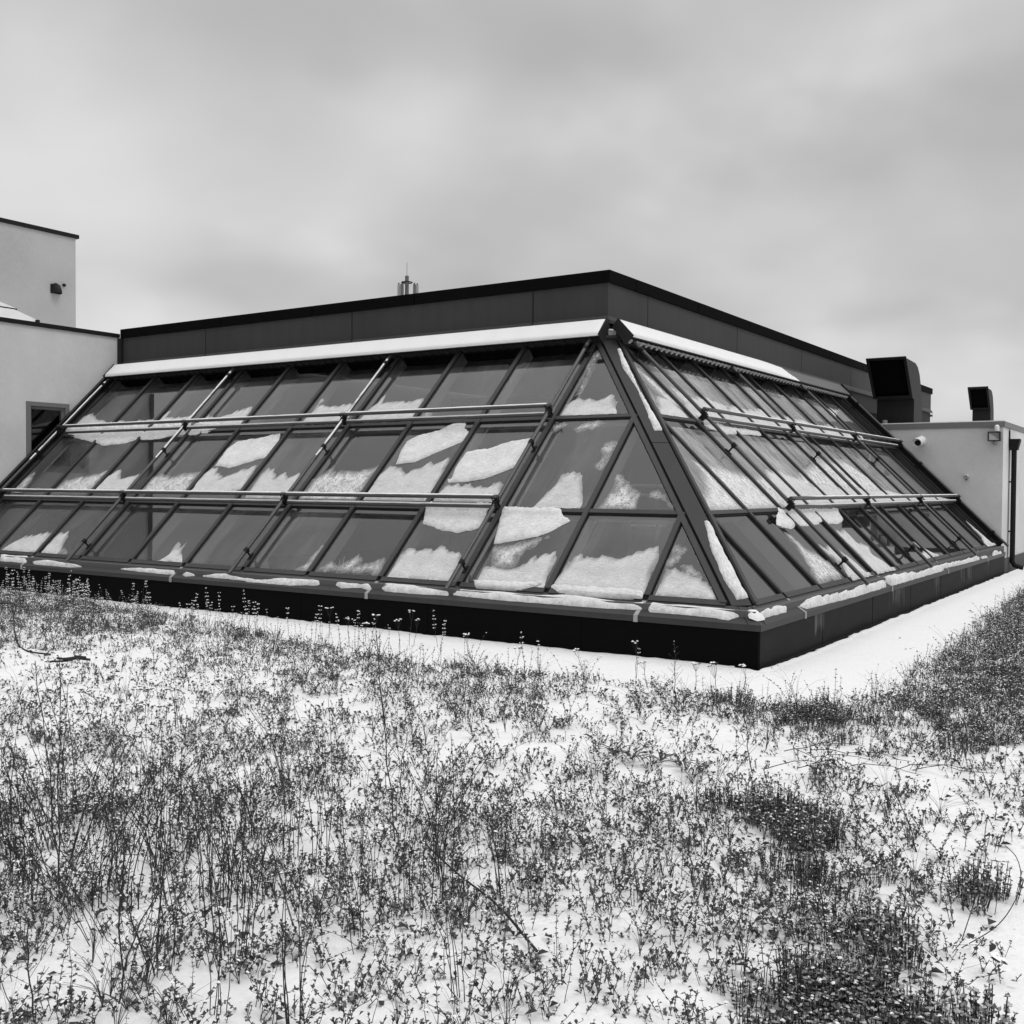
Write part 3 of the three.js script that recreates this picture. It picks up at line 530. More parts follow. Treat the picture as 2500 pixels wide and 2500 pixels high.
// outlines of the snow on the slopes, in metres: u, v pairs
const meadowSidePatches = [
  { kind: 'T', how: 'bank', outline: [13.5,2.9,13.45,3.19,13.32,3.27,12.98,3.1,12.69,3.03,12.55,2.99,12.49,3.07,12.47,2.87] },
  { kind: 'T', how: 'bank', outline: [12.4,2.86,12.31,3.06,12.22,3.05,12.1,2.96,11.45,3.02,11.42,3.07,11.35,2.98,11.37,2.83] },
  { kind: 'T', how: 'bank', outline: [11.3,2.86,11.15,3.19,11.1,3.08,10.81,3.03,10.47,3.09,10.38,3.12,10.42,2.83] },
  { kind: 'T', how: 'bank', outline: [10.34,2.83,10.05,3.06,9.82,3,9.43,3.14,9.2,3.23,9.06,2.94,9.02,2.79] },
  { kind: 'T', how: 'bank', outline: [7.82,2.8,7.76,3.15,7.77,3.3,7.68,3.28,7.7,3.19,7.31,3.14,7.01,3.19,6.93,2.95,6.96,2.78] },
  { kind: 'T', how: 'bank', outline: [6.72,2.79,6.65,3.13,6.55,3.32,6.44,3.18,5.99,3.16,5.77,3.3,5.68,2.92,5.68,2.75] },
  { kind: 't', how: 'bank', outline: [5.63,2.75,5.56,2.94,5.36,2.84,5.37,2.78,5.07,2.83,5.01,2.77] },
  { kind: 'T', how: 'hang', outline: [13.74,2.88,13.5,2.7,12.79,2.55,12.32,2.46,12.07,2.4,11.69,2.42,11.28,2.54,11.16,2.51,10.83,2.52,10.45,2.62,9.97,2.6,9.7,2.64,9.46,2.72,9.58,2.83] },
  { kind: 'S', how: 's1', outline: [8.92,1.87,8.96,2.24,8.86,2.43,8.51,2.47,8.3,2.53,8.09,2.57,7.98,2.41,7.92,2.21,7.98,2.06,8.21,1.97,8.43,1.89,8.59,1.82,8.72,1.86] },
  { kind: 'S', how: 's2', outline: [5.48,1.88,5.55,2.15,5.55,2.32,5.44,2.43,5.27,2.48,5.13,2.54,4.96,2.68,4.75,2.68,4.75,2.58,4.64,2.49,4.59,2.38,4.64,2.29,4.85,2.16,5.07,2,5.19,1.92,5.36,1.9] },
  { kind: 'S', how: 's3', outline: [4.5,1.62,4.43,1.59,4.48,1.77,4.49,1.96,4.47,2.1,4.31,2.15,4.18,2.15,3.93,2.27,3.63,2.35,3.55,2.03,3.58,1.85,3.72,1.75,3.95,1.62,4.19,1.57,4.45,1.55] },
  { kind: 't', how: 'bank', outline: [13.43,1.36,13.44,1.55,13.36,1.74,13.2,1.59,13.13,1.36] },
  { kind: 't', how: 'bank', outline: [12.34,1.37,12.23,1.56,11.82,1.63,11.4,1.75,11.38,1.49,11.41,1.38] },
  { kind: 'T', how: 'bank', outline: [11.26,1.38,11.24,1.66,11.13,1.85,10.99,1.76,10.88,1.6,10.73,1.63,10.48,1.7,10.46,1.47,10.45,1.39] },
  { kind: 't', how: 'bank', outline: [10.14,1.39,10.13,1.56,9.97,1.69,9.64,1.63,9.15,1.76,9.12,1.57,9.1,1.4] },
  { kind: 'T', how: 'bank', outline: [9,1.4,9.02,1.72,8.87,1.85,8.56,1.63,8.59,1.58,8.42,1.72,8.05,1.89,7.97,1.66,7.92,1.41] },
  { kind: 'T', how: 'bank', outline: [7.76,1.33,7.81,1.7,7.79,1.87,7.54,1.73,7.48,1.61,7.43,1.75,7.23,1.64,7.02,1.73,6.97,1.5,6.96,1.33] },
  { kind: 't', how: 'bank', outline: [6.77,1.33,6.73,1.59,6.57,1.79,6.4,1.7,6.33,1.76,6.05,1.73,5.79,1.84,5.73,1.62,5.73,1.34] },
  { kind: 'T', how: 'bank', outline: [5.63,1.34,5.63,1.7,5.56,1.84,5.32,1.81,5.2,1.7,5.13,1.81,4.66,1.99,4.6,1.62,4.61,1.38,4.62,1.33] },
  { kind: 'T', how: 'bank', outline: [4.53,1.33,4.46,1.54,4.23,1.51,3.89,1.49,3.62,1.54,3.6,1.42,3.6,1.34] },
  { kind: 'T', how: 'hang', outline: [4.54,1.16,4.46,0.85,4.31,0.82,4.1,0.75,3.87,0.73,3.62,0.81,3.57,0.87,3.62,1.18] },
  { kind: 'T', how: 'bank', outline: [12.28,0.04,12.09,0.22,11.85,0.36,11.4,0.41,11.35,0.22,11.34,0.04] },
  { kind: 'T', how: 'bank', outline: [11.2,0.02,11.2,0.29,11.16,0.43,10.98,0.47,10.85,0.28,10.8,0.1,10.81,0.01] },
  { kind: 't', how: 'bank', outline: [10.78,0.03,10.78,0.12,10.62,0.04] },
  { kind: 'T', how: 'bank', outline: [8.49,0.03,8.4,0.14,8.39,0.31,8.32,0.38,8.22,0.23,8.01,0.03] },
  { kind: 't', how: 'bank', outline: [5.91,0.05,5.81,0.17,5.76,0.31,5.75,0.41,5.72,0.22,5.69,0.03] },
  { kind: 't', how: 'bank', outline: [5.56,0.06,5.48,0.18,5.3,0.12,5.12,0.28,5.03,0.26,5.04,0.12,4.91,0.17,4.7,0.23,4.64,0.07] },
  { kind: 'T', how: 'bank', outline: [4.48,0.04,4.49,0.34,4.45,0.46,4.19,0.45,3.91,0.48,3.66,0.41,3.65,0.34,3.58,0.3,3.55,0.04] },
  { kind: 'T', how: 'bank', outline: [3.41,1.1,3.36,1.3,3.19,1.28,3.06,1.3,2.94,1.47,2.91,1.67,2.81,1.72,2.66,1.73,2.52,1.41,2.41,1.22,2.39,1.11,2.65,1.1] },
  { kind: 't', how: 'x', outline: [3.06,2.49,2.97,2.56,2.71,2.58,2.82,2.5,2.98,2.44] },
  { kind: 't', how: 'x', outline: [2.45,2.26,2.54,2.13,2.47,2.01,2.5,1.84,2.44,1.79,2.42,2.03,2.4,2.16] },
  { kind: 't', how: 'x', outline: [3.4,2.56,3.23,2.59,3.23,2.55,3.32,2.47] },
  { kind: 'S', how: 's4', outline: [3.44,1.14,3.3,0.58,3.05,0.64,2.8,0.72,2.62,0.83,2.49,0.97,2.63,1.06,2.68,1.15,2.99,1.14] },
  { kind: 't', how: 'bank', outline: [3.28,0.52,3.1,0.55,2.78,0.67,2.67,0.72,2.82,0.56,2.94,0.42,2.87,0.3,3.14,0.24] },
  { kind: 'T', how: 'bank', outline: [3.25,0.02,3.26,0.23,3.16,0.28,2.95,0.23,2.82,0.28,2.67,0.44,2.48,0.49,2.43,0.33,2.4,0.12,2.4,0.04] },
  { kind: 'S', how: 'lip1', outline: [3.28,0.04,2.41,0.07,2.49,0.01,2.63,-0.05,2.83,-0.08,3.18,-0.08] },
  { kind: 'T', how: 'bank', outline: [2.31,-0,2.29,0.15,2.25,0.32,2.21,0.47,2.15,0.51,2.1,0.43,2.08,0.49,1.98,0.44,1.89,0.5,1.69,0.47,1.56,0.52,1.41,0.61,1.31,0.65,1.26,0.48,1.26,0.2,1.25,0,1.44,-0,1.77,-0.01,2.11,-0.02] },
  { kind: 'S', how: 'lip2', outline: [2.31,0.01,2.17,-0.06,1.96,-0.11,1.65,-0.1,1.48,-0.09,1.24,-0.06,1.26,0.05,1.79,0.05,2.31,0.06] },
  { kind: 't', how: 'bank', outline: [2.26,1.17,2.22,1.29,2.15,1.43,2.09,1.57,2.17,1.67,2.02,1.53,1.87,1.41,1.74,1.3,1.73,1.22,1.85,1.17] },
  { kind: 't', how: 'x', outline: [1.65,1.39,1.46,1.33,1.3,1.19,1.36,1.2,1.57,1.35] },
  { kind: 'T', how: 'bank', outline: [1.14,0.05,1.13,0.23,1.09,0.35,0.99,0.37,0.88,0.31,0.68,0.23,0.57,0.12,0.5,0.04,0.83,0.03] },
  { kind: 't', how: 'x', outline: [0.97,0.42,0.77,0.32,0.68,0.23,0.84,0.29] },
  { kind: 't', how: 'x', outline: [1.12,0.45,1.02,0.61,1.12,0.63,1.05,0.51] },
  { kind: 'T', how: 'bank', outline: [3.38,2.76,3.38,2.94,3.3,3.05,2.98,3,2.77,3.07,2.7,2.96,2.58,2.89,2.45,2.74,2.89,2.76] },
  { kind: 't', how: 'x', outline: [3.32,3.11,3.34,3.57,3.4,4.03,3.18,3.86,3.32,3.84,3.29,3.45,3.26,3.16] },
];
const pathSidePatches = [
  { kind: 'T', how: 'bank', outline: [2.72,2.98,3.04,3.12,3.25,3.09,3.32,2.85,3.36,2.7,2.41,2.7,2.51,2.85] },
  { kind: 't', how: 'x', outline: [3.09,3.74,3.33,3.43,3.42,2.91,3.14,3.05,3.11,3.43] },
  { kind: 't', how: 'x', outline: [3.72,3.4,3.95,3.28,4.14,3.07,3.86,2.9,3.64,2.93] },
  { kind: 'T', how: 'bank', outline: [3.88,3.12,4.36,3.23,4.7,3.32,4.82,3.23,5.08,3.2,5.33,3.16,4.7,2.88,3.47,2.83,3.5,2.97] },
  { kind: 'T', how: 'bank', outline: [5.25,3.14,5.64,3.18,5.92,3.16,6.32,3.19,6.87,3.25,7.02,3.11,7.45,3.15,8.01,3.15,8.47,3.14,8.84,3.1,9.34,3.07,10.33,3.14,10.5,3.01,11.01,2.99,11.7,2.96,11.44,2.76,8.64,2.76,6.92,2.84,4.66,2.86] },
  { kind: 'T', how: 'x', outline: [11.24,3.7,12.04,3.7,11.37,3.5,10.9,3.32,10.84,3.53] },
  { kind: 'T', how: 'hang', outline: [3.61,2.8,3.87,2.73,4.45,2.68,5.52,2.66,5.55,2.56,5,2.54,4.03,2.49,3.62,2.62] },
  { kind: 't', how: 'bank', outline: [1.23,1.21,1.74,1.47,2.09,1.7,2.15,1.92,2.29,1.85,2.35,1.71,2.21,1.38,2.19,1.14,1.58,1.16] },
  { kind: 't', how: 'bank', outline: [2.39,1.78,2.85,1.84,3.21,1.68,3.38,1.37,3.4,1.1,2.4,1.14,2.42,1.49] },
  { kind: 't', how: 'band', outline: [2.3,1.85,2.59,1.83,2.9,1.79,3.25,1.73,3.62,1.66,4.18,1.74,4.63,1.71,5.27,1.68,5.92,1.85,6.96,2.06,7.64,2.1,7.91,2.05,8.52,2.17,8.78,1.96,9.01,1.79,9.3,1.6,9.4,1.14,1.5,1.14] },
  { kind: 'T', how: 'bank', outline: [4.19,1.8,4.72,1.83,5.21,1.69,5.46,1.56,6.16,1.61,6.59,1.53,7.49,1.58,7.97,1.48,9.39,1.46,10.1,1.37,11.46,1.34,12.91,1.29,14.15,1.17,10.02,1.11,4.49,1.17,3.7,1.22] },
  { kind: 'S', how: 's5', outline: [3.35,1.14,3.45,1.11,4.57,1.1,5.64,1.08,5.48,0.89,5.06,0.82,4.69,0.84,4.58,0.9,4.25,0.84,3.76,0.84,3.44,0.85,3.18,0.81,2.97,0.85,2.86,0.9] },
  { kind: 't', how: 'bank', outline: [2.44,0.04,2.54,0.13,2.75,0.37,2.84,0.57,2.88,0.78,3.01,0.73,3.03,0.5,3.29,0.33,3.48,0.23,3.41,0.01,2.85,0.02] },
  { kind: 'T', how: 'bank', outline: [3.5,0.47,3.67,0.3,3.64,0.23,3.74,0.21,3.5,0.01,3.76,-0.03,4.23,-0.05,4.42,-0.01,4.33,0.03,4.29,0.18,4.17,0.35,4.06,0.54] },
  { kind: 'T', how: 'bank', outline: [4.62,0.71,5.08,0.72,5.09,0.51,5.41,0.39,5.26,0.26,5.42,0.15,5.51,0,5.59,-0.07,5.43,-0.13,4.88,-0.1,4.52,-0.11,4.62,0.01,4.68,0.3,4.63,0.54] },
  { kind: 'T', how: 'bank', outline: [7.36,0.1,7.56,0.01,7.87,0.03,8.58,-0,8.73,0.02,8.31,0.08,7.88,0.34,7.78,0.35,7.93,0.16] },
  { kind: 'T', how: 'bank', outline: [13.07,0.68,12.93,0.4,12.94,0.2,12.32,0,13.14,-0.06,13.28,-0.04,13.21,0.08,13.13,0.45] },
];
const meadowSideRidges = [
  { outline: [12.09,0.133,11.71,0.141,11.37,0.146,11.24,0.029,11.92,0.032] },
  { outline: [11.11,0.053,10.76,0.091,10.37,0.071,9.84,0.046,10.11,0.014,11.01,0.019] },
  { outline: [9.05,0.058,8.71,0.081,8.37,0.105,7.95,0.079,7.92,0.033,8.59,0.034] },
  { outline: [7.77,0.043,7.68,0.072,7.51,0.044,7.67,0.019] },
  { outline: [7.36,0.042,6.98,0.096,6.75,0.062,6.36,0.041,6.19,0.053,6.1,0.086,5.93,0.094,5.86,0.03,6.31,0.019] },
  { outline: [6.6,0.06,6.31,0.032,6.1,0.073,5.92,0.099,5.63,0.097,5.34,0.095,5.38,0.044,5.78,0.012,6.55,0.013] },
  { outline: [5.21,0.106,4.92,0.093,4.6,0.118,4.55,0.03,4.73,0.061,4.99,0.028] },
  { outline: [4.45,0.084,4.38,0.136,3.86,0.121,3.48,0.097,3.47,0.043,3.99,0.032,4.34,0.036] },
  { outline: [3.42,0.059,3.34,0.12,2.97,0.13,2.41,0.125,2.08,0.154,1.56,0.13,1.31,0.114,1.19,0.145,1.16,0.071,1.28,0.05,1.68,0.041,2.36,0.038,2.9,0.04] },
  { outline: [1.14,0.091,1.1,0.133,0.78,0.135,0.26,0.129,0.21,0.072,0.3,0.018,0.44,0.03,0.89,0.041,1.09,0.04] },
];
const pathSideRidges = [
  { outline: [0.18,0.089,0.63,0.104,0.94,0.084,0.8,0.043,0.12,0.043] },
  { outline: [1.25,0.063,1.59,0.1,1.8,0.088,1.96,0.069,3.02,0.062,3.24,0.083,4.44,0.068,4.31,-0.001,3.32,-0.003,2.88,-0.041,1.33,0.014] },
  { outline: [4.52,0.111,5.3,0.103,5.61,0.092,6.11,0.045,7.41,0.081,7.67,-0.001,7.43,-0.05,6.72,-0.013,5.58,-0.013,4.55,-0.019,4.52,0.043] },
  { outline: [7.34,0.063,7.84,0.077,8.82,0.053,9.56,0.055,10.4,0.055,10.65,0.022,10.54,-0.022,8.79,0.008,7.77,0.025,7.18,0.022] },
  { outline: [10.77,0.026,11.74,-0.006,12.2,0.059,12.99,-0.041,12.71,-0.064,11.05,-0.049,10.8,-0.029] },
];
const hipStrips = [
  { outline: [2.87,0.016,2.87,0.077,2.46,0.035,2.17,0.033,1.89,0.05,1.72,0.076,1.71,-0.018,2.02,0.005,2.29,0.015,2.57,-0.014] },
  { outline: [0.72,0.019,0.69,0.05,0.47,0.064,0.22,0.084,0.02,0.089,-0,-0.031,0.19,-0.05,0.47,-0.028] },
];

// ------------------------------------------------------------------ snow on the glass, the apron and the hip
function inside(px, py, q) { let k = false; for (let i = 0, j = q.length - 1; i < q.length; j = i++) if ((q[i][1] > py) !== (q[j][1] > py) && px < ((q[j][0] - q[i][0]) * (py - q[i][1])) / (q[j][1] - q[i][1]) + q[i][0]) k = !k; return k; }
function reach(px, py, q) {
  let d = 1e9;
  for (let i = 0, j = q.length - 1; i < q.length; j = i++) {
    const [ax, ay] = q[j], [bx, by] = q[i], ex = bx - ax, ey = by - ay, t = clamp(((px - ax) * ex + (py - ay) * ey) / (ex * ex + ey * ey + 1e-12), 0, 1);
    d = Math.min(d, Math.hypot(px - ax - t * ex, py - ay - t * ey));
  }
  return inside(px, py, q) ? d : -d;
}
// A heap of snow: where field(u, v) > 0 a surface at height(field, u, v) over the base, ended along the field's zero line.
function heap(u0, u1, v0, v1, cell, field, height, at, alpha) {
  const nu = Math.max(2, Math.ceil((u1 - u0) / cell)), nv = Math.max(2, Math.ceil((v1 - v0) / cell)), du = (u1 - u0) / nu, dv = (v1 - v0) / nv;
  const f = new Float32Array((nu + 1) * (nv + 1));
  for (let j = 0; j <= nv; j++) for (let i = 0; i <= nu; i++) f[j * (nu + 1) + i] = (i === 0 || j === 0 || i === nu || j === nv) ? Math.min(-1e-4, field(u0 + i * du, v0 + j * dv)) : field(u0 + i * du, v0 + j * dv);
  const pos = [], uv = [], index = [], rgba = [], key = new Map();
  const point = (u, v, h, f) => { const k = Math.round(u * 4e4) + ',' + Math.round(v * 4e4); let n = key.get(k); if (n === undefined) { n = pos.length / 3; const p = at(u, v, h); pos.push(p.x, p.y, p.z); uv.push(u, v); if (alpha) rgba.push(1, 1, 1, alpha(f, u, v)); key.set(k, n); } return n; };
  const V3 = (i, j) => [u0 + i * du, v0 + j * dv, f[j * (nu + 1) + i]];
  const cut = (a, b) => { const t = a[2] / (a[2] - b[2]); return [lerp(a[0], b[0], t), lerp(a[1], b[1], t), 0]; };
  for (let j = 0; j < nv; j++) for (let i = 0; i < nu; i++) for (const t of (i + j) % 2 ? [[V3(i, j), V3(i + 1, j), V3(i + 1, j + 1)], [V3(i, j), V3(i + 1, j + 1), V3(i, j + 1)]] : [[V3(i, j), V3(i + 1, j), V3(i, j + 1)], [V3(i + 1, j), V3(i + 1, j + 1), V3(i, j + 1)]]) {
    if (t.every((p) => p[2] <= 0)) continue;
    const out = [];
    for (let k = 0; k < 3; k++) { const a = t[k], b = t[(k + 1) % 3]; if (a[2] > 0) out.push(a); if (a[2] > 0 !== b[2] > 0) out.push(cut(a, b)); }
    const n = out.map((p) => point(p[0], p[1], p[2] <= 1e-9 ? 0 : height(p[2], p[0], p[1]), Math.max(0, p[2])));
    for (let k = 1; k + 1 < n.length; k++) index.push(n[0], n[k], n[k + 1]);
  }
  if (!index.length) return null;
  const g = new THREE.BufferGeometry();
  g.setAttribute('position', new THREE.Float32BufferAttribute(pos, 3)); g.setAttribute('uv', new THREE.Float32BufferAttribute(uv, 2)); g.setIndex(index); if (alpha) g.setAttribute('color', new THREE.Float32BufferAttribute(rgba, 4));
  g.computeVertexNormals();
  let up = 0; const nn = g.attributes.normal; for (let i = 0; i < nn.count; i += 7) up += nn.getY(i);
  if (up < 0) { for (let i = 0; i < index.length; i += 3) [index[i], index[i + 1]] = [index[i + 1], index[i]]; g.setIndex(index); g.computeVertexNormals(); }
  return g;
}
const ordinal = ['corner', 'second', 'third', 'fourth', 'fifth', 'sixth', 'seventh', 'eighth', 'ninth', 'tenth', 'eleventh', 'twelfth'];
const rowWord = ['bottom', 'middle', 'top'];
const pairs = (a) => { const q = []; for (let i = 0; i < a.length; i += 2) q.push([a[i], a[i + 1]]); return q; };
const slabWords = {
  s1: 'pale snow slab slid halfway down the eighth middle-row pane of the meadow-side slope', s2: 'curved snow slab hanging mid-pane, fifth middle-row pane of the meadow-side slope',
  s3: 'large snow slab beside the corner guide tube in the middle row', s4: 'broad snow tongue hanging over the cross bar near the hip, pointed at its lower edge',
  s5: 'wide snow apron sagging over the lower cross bar of the path-side slope', lip1: 'rolled snow lip on the bottom rail in the third pane from the corner', lip2: 'rolled snow lip over the bottom rail in the second pane from the corner',
};
let seedAt = 1; const told = new Map();
for (const [key, list] of [['meadow', meadowSidePatches], ['path', pathSidePatches]]) {
  const F = faces[key], low = key === 'meadow' ? [0.06, 0.29, 0.21] : [0.06, 0.12, 0.21];
  for (const { kind, how, outline } of list) {
    let q = pairs(outline);
    const vMin = Math.min(...q.map((p) => p[1])), vMax = Math.max(...q.map((p) => p[1])), mid = (vMin + vMax) / 2;
    const row = how === 'hang' ? -1 : mid > 2.68 ? 2 : mid > 1.11 ? 1 : 0;
    if (how === 'bank') q = q.map(([u, v]) => [u, v - ROWS[row] < low[row] ? ROWS[row] + (row ? 0.024 : 0.0) - (vMin < -0.04 ? 0.06 : 0) : v]);
    const uMin = Math.min(...q.map((p) => p[0])), uMax = Math.max(...q.map((p) => p[0]));
    const c0 = Math.floor((uMin + 0.12 - FIRST) / PITCH), c1 = Math.floor((uMax - 0.12 - FIRST) / PITCH), split = c1 > c0 && (how === 'bank' || how === 'band');
    for (let c = c0; c <= (split ? c1 : c0); c++) {
      const lo = split || c1 === c0 ? Math.max(uMin - 0.05, U(c) + 0.032) : uMin - 0.05, hi = split || c1 === c0 ? Math.min(uMax + 0.05, U(c + 1) - 0.032) : uMax + 0.05, seed = (seedAt++ * 3.7) % 97;
      const far = key === 'path' ? clamp(c / 12, 0, 1) : 0;
      const rowLow = how === 'bank' || how === 'band' ? ROWS[row] + (row ? 0.024 : 0.001) - (vMin < -0.04 ? 0.06 : 0) : -9;
      const thick = kind === 'S' ? (how.startsWith('lip') ? 0.04 : 0.03) : how === 'hang' ? 0.032 : kind === 'T' ? 0.02 : 0.005;
      const soft = kind === 'S' || how === 'hang' ? 0.06 : kind === 'T' ? 0.06 : 0.05;
      const field = (u, v) => {
        let d = reach(u, v, q);
        // the foot of a bank rests on the bar, so only its upper edge thins out
        const own = Math.min(u - lo + 0.004, hi - u + 0.004, v - rowLow + 0.004);
        const n = fbm(u * 7, v * 7, seed, 4) - 0.5, s = fbm(u * 17, v * 3.2, seed + 5, 3) - 0.5, fine = fbm(u * 60, v * 40, seed + 7, 2) - 0.5;
        if (kind === 't') d = Math.min(d, 0.3) + 0.09 * n + 0.10 * s + 0.03 * fine + 0.03;
        else if (kind === 'T') d += 0.05 * n + (0.17 * s + 0.03 * fine) * smooth(vMin + 0.05, vMax, v);
        else d += 0.03 * n + (0.05 * s + 0.02 * fine) * smooth(vMin + 0.1, vMax, v);
        return Math.min(d, own);
      };
      const height = (d, u, v) => {
        const taper = kind === 'S' ? lerp(1.15, 0.45, smooth(vMin, vMax, v)) : how === 'hang' ? lerp(1.2, 0.7, smooth(vMin, vMax, v)) : lerp(1.1, 0.55, smooth(vMin, vMax, v));
        return 0.001 + thick * taper * Math.sqrt(clamp(d / soft, 0, 1)) * (0.8 + 0.5 * (fbm(u * 11, v * 11, seed + 9, 3) - 0.3));
      };
      const base = how === 'hang' || (kind === 'S' && how !== 'lip1' && how !== 'lip2') ? (u, v) => (row === -1 || how === 's4' || how === 's5' ? lerp(GLASS, -0.006, smooth(0, 0.06, v - (vMax - 0.12))) : GLASS) : how.startsWith('lip') ? (u, v) => lerp(-0.075, -0.006, smooth(-0.09, -0.05, v)) : (u, v) => (v < 0 ? -0.004 : v - (ROWS[row] ?? 0) < 0.03 && row > 0 ? -0.006 : GLASS);
      const g = heap(lo - 0.01, hi + 0.01, Math.max(vMin, rowLow, -0.14) - 0.1, vMax + 0.06, kind === 't' ? 0.026 : (key === 'path' && c > 5 ? 0.035 : 0.024), field, height, (u, v, h) => F.at(u, v, base(u, v) + (kind === 't' ? 0.002 : 0.0025) + h), kind === 't' ? (f) => 0.72 * smooth(0, 0.13, f) + 0.2 : kind === 'T' && how !== 'hang' ? (f, u, v) => lerp(0.95, 0.42 + 0.5 * smooth(0, 0.07, f), smooth(vMin + 0.03, mid, v)) : undefined);
      if (!g) continue;
      const side = F.words, col = ordinal[clamp(c, 0, 11)];
      if (kind === 't') { add('frost', g, M.frost, panes[key][clamp(row, 0, 2) + ',' + Math.max(c, row)] ?? skylight); continue; }
      const tell = `${how === 'x' ? 'x' : ''}${row}${clamp(c, 0, 11)}${key}`, again = told.get(tell) ?? 0; told.set(tell, again + 1);
      const o = add(kind === 'S' ? 'snow_slab' : how === 'hang' ? 'snow_overhang' : 'snow_bank', g, kind === 'S' || how === 'hang' ? M.crust : M.bank);
      if (kind === 'S') tag(o, slabWords[how], 'snow');
      else if (how === 'hang') tag(o, key === 'path' ? 'snow hanging under the upper cross tubes of the path-side slope' : vMin > 2 ? 'long snow skirt sagging below the upper cross tubes near the building' : 'rounded snow skirt sagging below the lower cross tubes by the corner guide tube', 'snow');
      else tag(o, `${how === 'x' ? 'small snow blob high on' : 'snow bank in'} the ${col} pane from the corner, ${rowWord[row]} row, ${side} slope${again ? ', ' + ['', 'second', 'third'][again] + ' heap' : ''}`, 'snow', 'snow banks on the panes');
    }
  }
}
// a thin frozen film on the upper panes of the path side, streaked down the slope
for (const key of ['meadow', 'path']) for (let r = key === 'path' ? 1 : 0; r < 3; r++) for (let c = r; c < (key === 'path' ? 11 : 12); c++) {
  const v0 = ROWS[r] + 0.03, v1 = r === 2 ? (key === 'meadow' ? 3.86 : 3.80) : key === 'meadow' ? ROWS[r + 1] - 0.1 : 2.52, lo = c === r ? U(c) - 0.9 : U(c) + 0.035, hi = U(c + 1) - 0.035, strong = key === 'meadow' ? 0.02 + 0.08 * ((c * 7 + r * 5) % 4) / 4 : (r === 2 ? 0.52 : 0.55) * smooth(11.5, 7, c);
  const g = heap(lo, hi, v0 - 0.02, v1 + 0.02, 0.09, (u, v) => Math.min(u - lo, hi - u, v - v0, v1 - v, u - hipU(v) - 0.08), () => 0, (u, v) => faces[key].at(u, v, GLASS + 0.001), (f, u, v) => clamp(strong * (0.55 + (key === 'path' ? 0.9 : 1.8) * (fbm(u * 2.2, v * 1.1, 6, 3) - 0.3)), 0, 1));
  if (g) add('frost_film', g, M.film, panes[key][r + ',' + c]);
}
// ridges left along the apron
for (const [key, list] of [['meadow', meadowSideRidges], ['path', pathSideRidges]]) list.forEach(({ outline }, k) => {
  const F = faces[key], q = pairs(outline).map(([u, d]) => [u, clamp(d, -0.006, 0.2)]), us = q.map((p) => p[0]), ds = q.map((p) => p[1]);
  const g = heap(Math.min(...us) - 0.03, Math.max(...us) + 0.03, Math.min(...ds) - 0.03, Math.max(...ds) + 0.03, 0.014, (u, d) => reach(u, d, q) + 0.012 * (fbm(u * 9, d * 20, k + 3, 3) - 0.42), (f, u, d) => 0.001 + (key === 'path' ? 0.06 : 0.042) * Math.sqrt(clamp(f / 0.035, 0, 1)) * (0.55 + 0.9 * fbm(u * (key === 'path' ? 9 : 4), d * 4, k + 8, 2)), (u, d, h) => F.flat(u, d - h * 0.3, 0.40 + (d / 0.2) * 0.13 + 0.002 + h));
  if (g) tag(add('snow_ridge', g, M.crust), `${['first', 'second', 'third', 'fourth', 'fifth', 'sixth', 'seventh', 'eighth', 'ninth', 'tenth'][key === 'meadow' ? list.length - 1 - k : k]} snow ridge from the corner along the ${F.words} kerb apron`, 'snow', 'snow ridges on the kerb apron');
});
{
  const q = [[-0.085, 0.05], [-0.05, 0.135], [0.04, 0.14], [0.06, 0.07], [0.0, 0.035]];
  const g = heap(-0.12, 0.1, 0.0, 0.18, 0.014, (a, b) => reach(a, b, q), (f) => 0.045 * Math.sqrt(clamp(f / 0.03, 0, 1)), (a, b, h) => V(-b - a * 0.707, 0.40 + 0.13 * (b / 0.2) + h, -b + a * 0.707));
  if (g) tag(add('snow_lump', g, M.snow), 'small round snow lump on the kerb apron right at the corner', 'snow');
}
hipStrips.forEach(({ outline }, k) => {
  const q = pairs(outline).map(([v, w]) => [(v / SI) * S, clamp((w + 0.03) * 1.55 - 0.022, -0.06, 0.1)]), vs = q.map((p) => p[0]);
  const g = heap(Math.min(...vs) - 0.03, Math.max(...vs) + 0.03, -0.1, 0.15, 0.014, (v, w) => reach(v, w, q) + 0.022 * (fbm(v * 14, w * 14, k, 3) - 0.5), (f, v, w) => 0.001 + 0.03 * Math.sqrt(clamp(f / 0.03, 0, 1)) * (0.6 + 0.8 * fbm(v * 8, w * 8, k + 2, 2)), (v, w, h) => capAt(v * HYP * 0.7131 / 1 * 1.0, w, -0.01 + h));
  if (g) tag(add('snow_strip', g, M.crust), k ? 'short snow strip on the lower end of the hip cap' : 'long snow strip on the upper part of the hip cap', 'snow');
});
